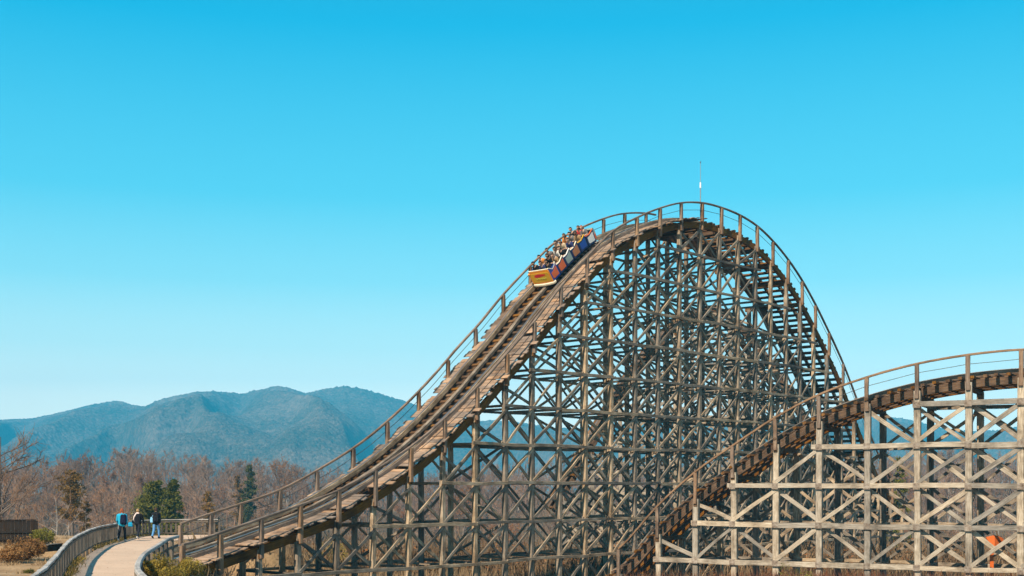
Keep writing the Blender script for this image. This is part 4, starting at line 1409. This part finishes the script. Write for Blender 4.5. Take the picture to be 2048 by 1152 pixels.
for i, (cname, pb, pp, prim_) in enumerate(CARS):
    Mi = car_matrix(i)
    car = sub_empty('car', train, INV @ Mi @ Matrix.Diagonal((.86, 1, 1, 1)))
    zf, zb = (1.0, 1.06) if i == 0 else (.78, .98)
    side = [(-.46, .14), (.44, .14), (.475, .24), (.475, zf), (.40, zf + .02), (.05, .80 if i else .92), (-.30, .92 if i else .98), (-.46, zb)]
    mb = MB()
    for y0, y1 in ((HW - .06, HW), (-HW, -HW + .06)): plate(mb, side, y0, y1)
    box(mb, (0, 0, .17), (.90, 2 * HW - .13, .06))
    box(mb, (-.43, 0, .56), (.05, 2 * HW - .13, .80))
    box(mb, (.44, 0, .50 if i else .52), (.05, 2 * HW - .13, .58 if i else .66))
    bo = mb.build('body', pb, car)
    # painted side panels, a hair proud of the sides
    pan = [(-.36, .26), (.30, .26), (.36, .34), (.36, .66), (.05, .70), (-.26, .80), (-.36, .82)]
    for y0, y1 in ((HW, HW + .012), (-HW - .012, -HW)):
        mb = MB(); plate(mb, pan, y0, y1); mb.build('side_panel', pp, car)
    # rim
    mb = MB()
    pts = [(-.46, HW - .03, zb), (-.30, HW - .03, .925), (.05, HW - .03, .805), (.40, HW - .03, zf + .025), (.46, HW - .08, zf + .03), (.47, 0, zf + .03), (.46, -HW + .08, zf + .03), (.40, -HW + .03, zf + .025), (.05, -HW + .03, .805), (-.30, -HW + .03, .925), (-.46, -HW + .03, zb)]
    pts = np.array(pts)
    V_, F_ = tubes(pts[:-1], pts[1:], np.full(len(pts) - 1, .042), np.full(len(pts) - 1, .042), 8); mb.add(V_, F_.tolist())
    mb.build('rim', prim_, car, smooth_shade=True)
    mb = MB(); box(mb, (-.2, 0, .36), (.42, 2 * HW - .16, .14)); box(mb, (-.38, 0, .66), (.07, 2 * HW - .16, .62)); mb.build('seat', P_BLK, car)
    mb = MB(); V_, F_ = tubes([(.16, -HW + .1, .70)], [(.16, HW - .1, .70)], [.025], [.025], 8); mb.add(V_, F_.tolist()); mb.build('lap_bar', M['steel'], car)
    mb = MB(); box(mb, (0, 0, .07), (.96, 2 * HW - .3, .10)); box(mb, (-.5, 0, .10), (.12, .2, .08)); mb.build('chassis', P_BLK, car)
    for x in (-.28, .28):
        for y in (-1.1, 1.1):
            mb = MB(); V_, F_ = tubes([(x, y * .93, .07)], [(x, y * .99, .07)], [.075], [.075], 14); mb.add(V_, F_.tolist())
            q = (V_.reshape(-1, 14, 3))
            mb.add(q[0], [tuple(range(13, -1, -1))]); mb.add(q[1], [tuple(range(14))])
            V_, F_ = tubes([(x, y * .5, .07)], [(x, y * .93, .07)], [.025], [.025], 8); mb.add(V_, F_.tolist())
            mb.build('wheel', P_BLK, car)
    if i == 0:
        # front: amber frame, yellow panel, pale bumper lip, red and lime painted emblem
        def rounded(w_, h0, h1, r_, x0, x1, slant=.0):
            P = []
            for cx, cz, a0 in ((w_ - r_, h1 - r_, 0), (-w_ + r_, h1 - r_, 90), (-w_ + r_ + slant, h0 + r_, 180), (w_ - r_ - slant, h0 + r_, 270)):
                for a in (0, 30, 60, 90): P.append((cx + r_ * math.cos(R(a0 + a)), cz + r_ * math.sin(R(a0 + a))))
            k = len(P)
            V = [(x0, y, z) for y, z in P] + [(x1, y, z) for y, z in P]
            F = [tuple(range(k - 1, -1, -1)), tuple(range(k, 2 * k))] + [(a, (a + 1) % k, (a + 1) % k + k, a + k) for a in range(k)]
            return V, F
        mb = MB(); mb.add(*rounded(.83, .12, .99, .10, .465, .52)); mb.build('nose_frame', P_AMB, car)
        mb = MB(); mb.add(*rounded(.72, .24, .86, .08, .52, .545, .03)); mb.build('nose_panel', P_YEL, car)
        mb = MB()
        lp = np.array([(.30, -HW - .02, .07), (.50, -HW + .04, .06), (.58, -.4, .05), (.60, 0, .05), (.58, .4, .05), (.50, HW - .04, .06), (.30, HW + .02, .07)])
        lt = np.array([unit((1, -1.2, 0)), unit((1, -.4, 0)), (1, 0, 0), (1, 0, 0), (1, 0, 0), unit((1, .4, 0)), unit((1, 1.2, 0))])
        sweep(mb, lp, lt, (0, 0, 1.0), .13, .17, .3); mb.build('bumper', P_CREAM, car)
        mb = MB(); pr = [(-.46, .66), (-.40, .76), (-.12, .80), (.10, .79), (.46, .74), (.42, .66), (.16, .62), (-.10, .58), (-.34, .57)]
        k = len(pr); mb.add([(.5445, y, z) for y, z in pr] + [(.553, y, z) for y, z in pr], [tuple(range(k)), tuple(range(2 * k - 1, k - 1, -1))] + [(a, a + k, (a + 1) % k + k, (a + 1) % k) for a in range(k)])
        mb.build('emblem', P_RED, car)
        mb = MB(); ys = np.linspace(-.42, .38, 15); zs_ = .47 + .06 * np.sin(np.arange(15) * 1.9) + .05 * np.linspace(1, -.4, 15) * 0
        pp_ = np.stack([np.full(15, .548), -ys, zs_ + .05 * ys], 1)
        V_, F_ = tubes(pp_[:-1], pp_[1:], np.full(14, .026), np.full(14, .02), 6); mb.add(V_, F_.tolist()); mb.build('lettering', P_LIME, car)
        mb = MB(); V_, F_ = ell_prim((.50, -HW + .02, .86), (.10, .09, .07)); mb.add(V_, F_); mb.build('horn_bulb', P_AMB, car, smooth_shade=True)
    if i == N_CAR - 1:
        mb = MB(); pr = [(-.46, .16), (-.46, .98), (-.52, 1.06), (-.62, 1.0), (-.70, .80), (-.70, .40), (-.62, .18)]
        plate(mb, pr, -HW + .02, HW - .02); mb.build('tail_fairing', P_GREY, car)
        mb = MB(); pr = [(-.50, .30), (-.50, .66), (-.58, .60), (-.66, .72), (-.66, .36), (-.60, .28)]
        plate(mb, pr, HW - .02, HW - .006); mb.build('tail_flash', P_ORG, car)

# riders: bodies share meshes, clothes and hair differ
def rider_meshes(long):
    hc = (-.06, 0, 1.22); f = (1, 0, 0)
    skin = head_prims(hc, f, 1.08) + [cap_prim((-.09, 0, 1.10), (-.10, 0, .98), .05, .058), cap_prim((-.14, 0, .95), (-.16, 0, .52), .13, .13),
            cap_prim((-.13, -.13, .92), (-.13, .13, .92), .085, .085)]
    shirt = [cap_prim((-.14, -.13, .93), (-.14, .13, .93), .10, .10), cap_prim((-.14, -.07, .88), (-.15, -.06, .50), .145, .145), cap_prim((-.14, .07, .88), (-.15, .06, .50), .145, .145)]
    for q in (-1, 1):
        sh = (-.12, q * .20, .93); el = (.0, q * .25, .70); wr = (.15, q * .16, .76)
        skin += [cap_prim(sh, el, .052, .043), cap_prim(el, wr, .042, .029)] + hand_prims(wr, (.8, -q * .15, .15), (0, 0, -1), q, .9)
        shirt += [cap_prim(sh, np.array(sh) + (np.array(el) - sh) * .85, .072, .060)]
        skin += [cap_prim((-.14, q * .09, .46), (.26, q * .10, .44), .075, .055), cap_prim((.26, q * .10, .44), (.30, q * .10, .20), .053, .038), cap_prim((.29, q * .10, .24), (.38, q * .10, .24), .035, .03)]
    trous = []
    for q in (-1, 1): trous += [cap_prim((-.15, q * .09, .47), (.26, q * .10, .45), .092, .066), cap_prim((.26, q * .10, .45), (.30, q * .10, .26), .064, .05)]
    return melt('rider_body', skin, .012, SKIN[0]), melt('shirt', shirt, .016, SKIN[0]), melt('trousers', trous, .02, SKIN[0]), melt('hair', hair_prims(hc, f, long, 1.08), .014, HAIR['black']), hc
RM = [rider_meshes(False), rider_meshes(True)]
CLO = {k: cloth(k.replace(' ', '_') + '_shirt', c) for k, c in {'black': (.015, .015, .018), 'white': (.58, .56, .52), 'orange': (.60, .22, .05), 'grey': (.13, .13, .135), 'navy': (.03, .04, .12), 'tan': (.30, .19, .10), 'cream': (.46, .37, .25), 'red': (.45, .05, .04)}.items()}
JEANS = cloth('dark_trousers', (.03, .035, .05))
ROWS = ['front row', 'second row', 'third row', 'fourth row', 'fifth row', 'last row']
SEATS = {1: 'seat beside the painted panel', 0: 'middle seat', -1: 'seat on the far side'}
who = [[('black', 'black', 0, 1), ('navy', 'black', 0, 0), ('black', 'brown', 1, 1)], [('orange', 'black', 0, 0), ('black', 'brown', 1, 1), ('tan', 'brown', 0, 0)],
       [('grey', 'black', 0, 1), ('white', 'black', 0, 1), ('black', 'black', 1, 0)], [('tan', 'black', 0, 0), ('cream', 'black', 1, 1), ('navy', 'brown', 0, 0)],
       [('orange', 'brown', 1, 1), ('grey', 'black', 0, 0), ('tan', 'black', 0, 2)], [('black', 'black', 0, 0), ('red', 'brown', 1, 1), ('grey', 'red', 1, 0)]]
def own(o, mat):
    o.material_slots[0].link = 'OBJECT'; o.material_slots[0].material = mat
rr = np.random.default_rng(3)
for i in range(N_CAR):
    for j, y in enumerate((-1, 0, 1)):
        shirt_c, hair_c, lng, sk = who[i][j]
        me_s, me_t, me_p, me_h, hc = RM[lng]
        p = thing('person', f'{"long " if lng else ""}{hair_c} haired rider in a {shirt_c} shirt, {ROWS[i]}, {SEATS[y]}', 'person', group='riders on the coaster train')
        turn = (rr.random() - .5) * .3
        Mi = car_matrix(i) @ Matrix.Translation((-.06 + (rr.random() - .5) * .06, y * .50, .10 + (rr.random() - .5) * .07)) @ Matrix.Rotation(turn, 4, 'Z') @ Matrix.Rotation((rr.random() - .5) * .2, 4, 'X') @ Matrix.Rotation(.12, 4, 'Y')
        p.matrix_world = Mi
        b = link_mesh('body', me_s, p); own(b, SKIN[sk])
        c = link_mesh('shirt', me_t, p); own(c, CLO[shirt_c])
        c = link_mesh('trousers', me_p, p); own(c, JEANS)
        c = link_mesh('hair', me_h, p); own(c, HAIR[hair_c])
        eyes(p, hc, (1, 0, 0), 1.08)

# ------------------------------------------------------------------ three walkers on the path, seen from behind (facing +y)
def walker(name_label, px, Y, H, heading, jacket, trous, shoe, hair, skin, long=False, stride=.28, lead=1, bulk=1.0, arm=None, stripe=None):
    k = H / 1.75
    x = px_x(px, Y)
    t = thing('person', name_label, 'person', (x, Y, 0.0), heading, 'walkers on the path')
    f = (0, 1, 0); hc = np.array((0, .02, 1.63))
    hip = .93; Ls = {}
    skin_p = head_prims(hc, f) + [cap_prim((0, .0, 1.53), (0, -.02, 1.42), .052, .062), cap_prim((0, -.01, 1.30), (0, 0, 1.0), .12, .11), cap_prim((-.13, -.01, 1.38), (.13, -.01, 1.38), .07, .07), cap_prim((-.05, 0, .97), (.05, 0, .97), .12, .12)]
    jk = [cap_prim((-.13, -.015, 1.385), (.13, -.015, 1.385), .098 * bulk, .098 * bulk), cap_prim((-.07, -.01, 1.34), (-.06, 0, .90), .135 * bulk, .13 * bulk), cap_prim((.07, -.01, 1.34), (.06, 0, .90), .135 * bulk, .13 * bulk), cap_prim((0, -.02, 1.47), (0, 0, 1.42), .075, .09)]
    tr = [cap_prim((-.06, 0, .95), (.06, 0, .95), .125, .125)]; sh = []; hands = []
    for q in (-1, 1):
        fw = stride * (1 if q == lead else -1)
        hp = np.array((q * .09, 0, .93)); kn = np.array((q * .095, fw * .62 + .05, .50)); an = np.array((q * .095, fw * 1.0 - (.10 if fw < 0 else 0), .10 if fw > 0 else .16))
        toe = an + np.array((q * .015, .15, -.055 if fw > 0 else -.115)); heel = an + np.array((0, -.05, -.05 if fw > 0 else -.03))
        skin_p += [cap_prim(hp, kn, .082, .056), cap_prim(kn, an, .054, .036), cap_prim(an, toe, .038, .028)]
        tr += [cap_prim(hp, kn, .098, .074), cap_prim(kn, an + (0, 0, .02), .072, .06)]
        sh += [cap_prim(heel, toe, .046, .036), cap_prim(an - (0, .01, .01), toe, .044, .038)]
        sw = -fw * .75
        s_ = np.array((q * .20, -.01, 1.38)); el = np.array((q * .27, sw * .5 - .03, 1.12)); wr = np.array((q * .26, sw + .06, .90))
        if arm and q in arm: el, wr = np.array(arm[q][0]), np.array(arm[q][1])
        skin_p += [cap_prim(s_, el, .05, .042), cap_prim(el, wr, .042, .03)] + hand_prims(wr, wr - el, (-q, 0, 0), -q, .45)
        jk += [cap_prim(s_, el, .078 * bulk, .066 * bulk), cap_prim(el, wr - (wr - el) * .12, .064 * bulk, .05 * bulk)]
    S_ = lambda L_: [(np.asarray(V) * k, F) for V, F in L_]
    link_mesh('body', melt('body', S_(skin_p), .011, skin), t)
    link_mesh('jacket', melt('jacket', S_(jk), .016, jacket), t)
    link_mesh('trousers', melt('trousers', S_(tr), .016, trous), t)
    half = len(sh) // 2
    for part in (sh[:half], sh[half:]): link_mesh('shoe', melt('shoe', S_(part), .012, shoe), t)
    link_mesh('hair', melt('hair', S_(hair_prims(hc, f, long)), .011, hair), t)
    eyes(t, hc * k, f, k)
    return t, k, x

C_TEAL = cloth('teal_jacket', (.02, .33, .52)); C_BLK = cloth('black_jacket', (.014, .014, .018)); C_DRK = cloth('charcoal_trousers', (.022, .024, .032)); C_JEAN = cloth('blue_jeans', (.10, .26, .50)); C_WHITE = cloth('white_shoes', (.70, .68, .64)); C_SHB = cloth('dark_shoes', (.02, .018, .016)); C_NAVY = cloth('navy_pack', (.010, .012, .032)); C_LB = cloth('light_blue_bag', (.25, .52, .75)); C_SCARF = cloth('pale_scarf', (.72, .58, .54)); C_CYAN = cloth('cyan_bag', (.015, .28, .48))
w1, k1, x1 = walker('red haired walker in a bright teal jacket and dark trousers, nearest the picket fence', 244, 65.6, 1.76, .05, C_TEAL, C_DRK, C_WHITE, HAIR['red'], SKIN[0], long=True, lead=1, bulk=1.02)
mb = MB()
st_ = [((-.185, .02, .92), (-.172, -.10, .50)), ((-.172, -.10, .50), (-.155, -.33, .20))]
V_, F_ = tubes([np.array(a) * k1 for a, _ in st_], [np.array(b) * k1 for _, b in st_], [.018, .018], [.018, .014], 6); mb.add(V_, F_.tolist()); mb.build('trouser_stripe', C_WHITE, w1)
w2, k2, x2 = walker('walker in a black jacket with a pale scarf on one shoulder, between two others', 276, 68.6, 1.68, -.05, C_BLK, C_DRK, C_WHITE, HAIR['fair'], SKIN[0], lead=-1, bulk=1.02, arm={-1: ((-.30, -.02, 1.14), (-.33, .06, .94))})
link_mesh('scarf', melt('scarf', [(np.asarray(V) * k2, F) for V, F in [cap_prim((-.08, -.10, 1.46), (-.17, -.13, 1.30), .045, .05), cap_prim((-.17, -.13, 1.30), (-.24, -.10, 1.10), .05, .035), cap_prim((-.05, -.05, 1.50), (.06, -.06, 1.49), .05, .045)]], .014, C_SCARF), w2)
w3, k3, x3 = walker('walker in a black jacket and light blue jeans, nearest the coaster handrail', 312, 69.0, 1.74, -.1, C_BLK, C_JEAN, C_SHB, HAIR['brown'], SKIN[1], lead=1, bulk=1.06, stride=.18)

def bag(name, label, cat, loc, prims, mat, strap=None):
    t = thing(name, label, cat, loc)
    link_mesh('pouch', melt('pouch', prims, .012, mat), t)
    if strap:
        mb = MB(); a = np.array(strap); V_, F_ = tubes(a[:-1], a[1:], np.full(len(a) - 1, .012), np.full(len(a) - 1, .012), 6); mb.add(V_, F_.tolist()); mb.build('strap', mat, t)
    return t
bag('backpack', 'navy backpack on the right shoulder of the walker in the teal jacket', 'backpack', (x1 + .11, 65.6 - .20, 1.0), [cap_prim((-.06, 0, .0), (-.04, .01, .36), .10, .09), cap_prim((.09, 0, .0), (.08, .01, .36), .11, .10), cap_prim((.02, -.06, .04), (.02, -.05, .16), .07, .07)], C_NAVY, [(.04, .05, .40), (.08, .16, .46), (.10, .24, .40)])
bag('shoulder_bag', 'cyan bag held low between the teal jacket walker and the scarf walker', 'bag', (x2 - .44, 68.66, .66), [cap_prim((-.07, 0, .08), (.08, 0, .07), .06, .06), cap_prim((-.07, 0, .16), (.07, 0, .15), .06, .06), cap_prim((-.07, 0, .22), (.08, 0, .20), .05, .05)], C_CYAN, [(-.08, 0, .24), (.06, 0, .30), (.10, 0, .24)])
bag('backpack', 'black backpack on the back of the walker in jeans', 'backpack', (x3 + .05, 69.0 - .22, 1.0), [cap_prim((-.08, 0, .02), (-.07, .02, .36), .10, .09), cap_prim((.09, 0, .02), (.08, .02, .36), .10, .09), cap_prim((0, -.05, .05), (0, -.04, .2), .08, .07)], C_BLK, [(-.1, .04, .42), (-.13, .16, .47), (-.14, .25, .42)])
bag('shoulder_bag', 'light blue bag hanging at the hip of the walker in jeans', 'bag', (x3 - .21, 69.0 - .15, .92), [cap_prim((0, 0, .04), (0, 0, .24), .075, .06), cap_prim((.05, 0, .05), (.05, 0, .2), .07, .05)], C_LB, [(.02, 0, .26), (.08, .05, .44), (.1, .14, .53)])
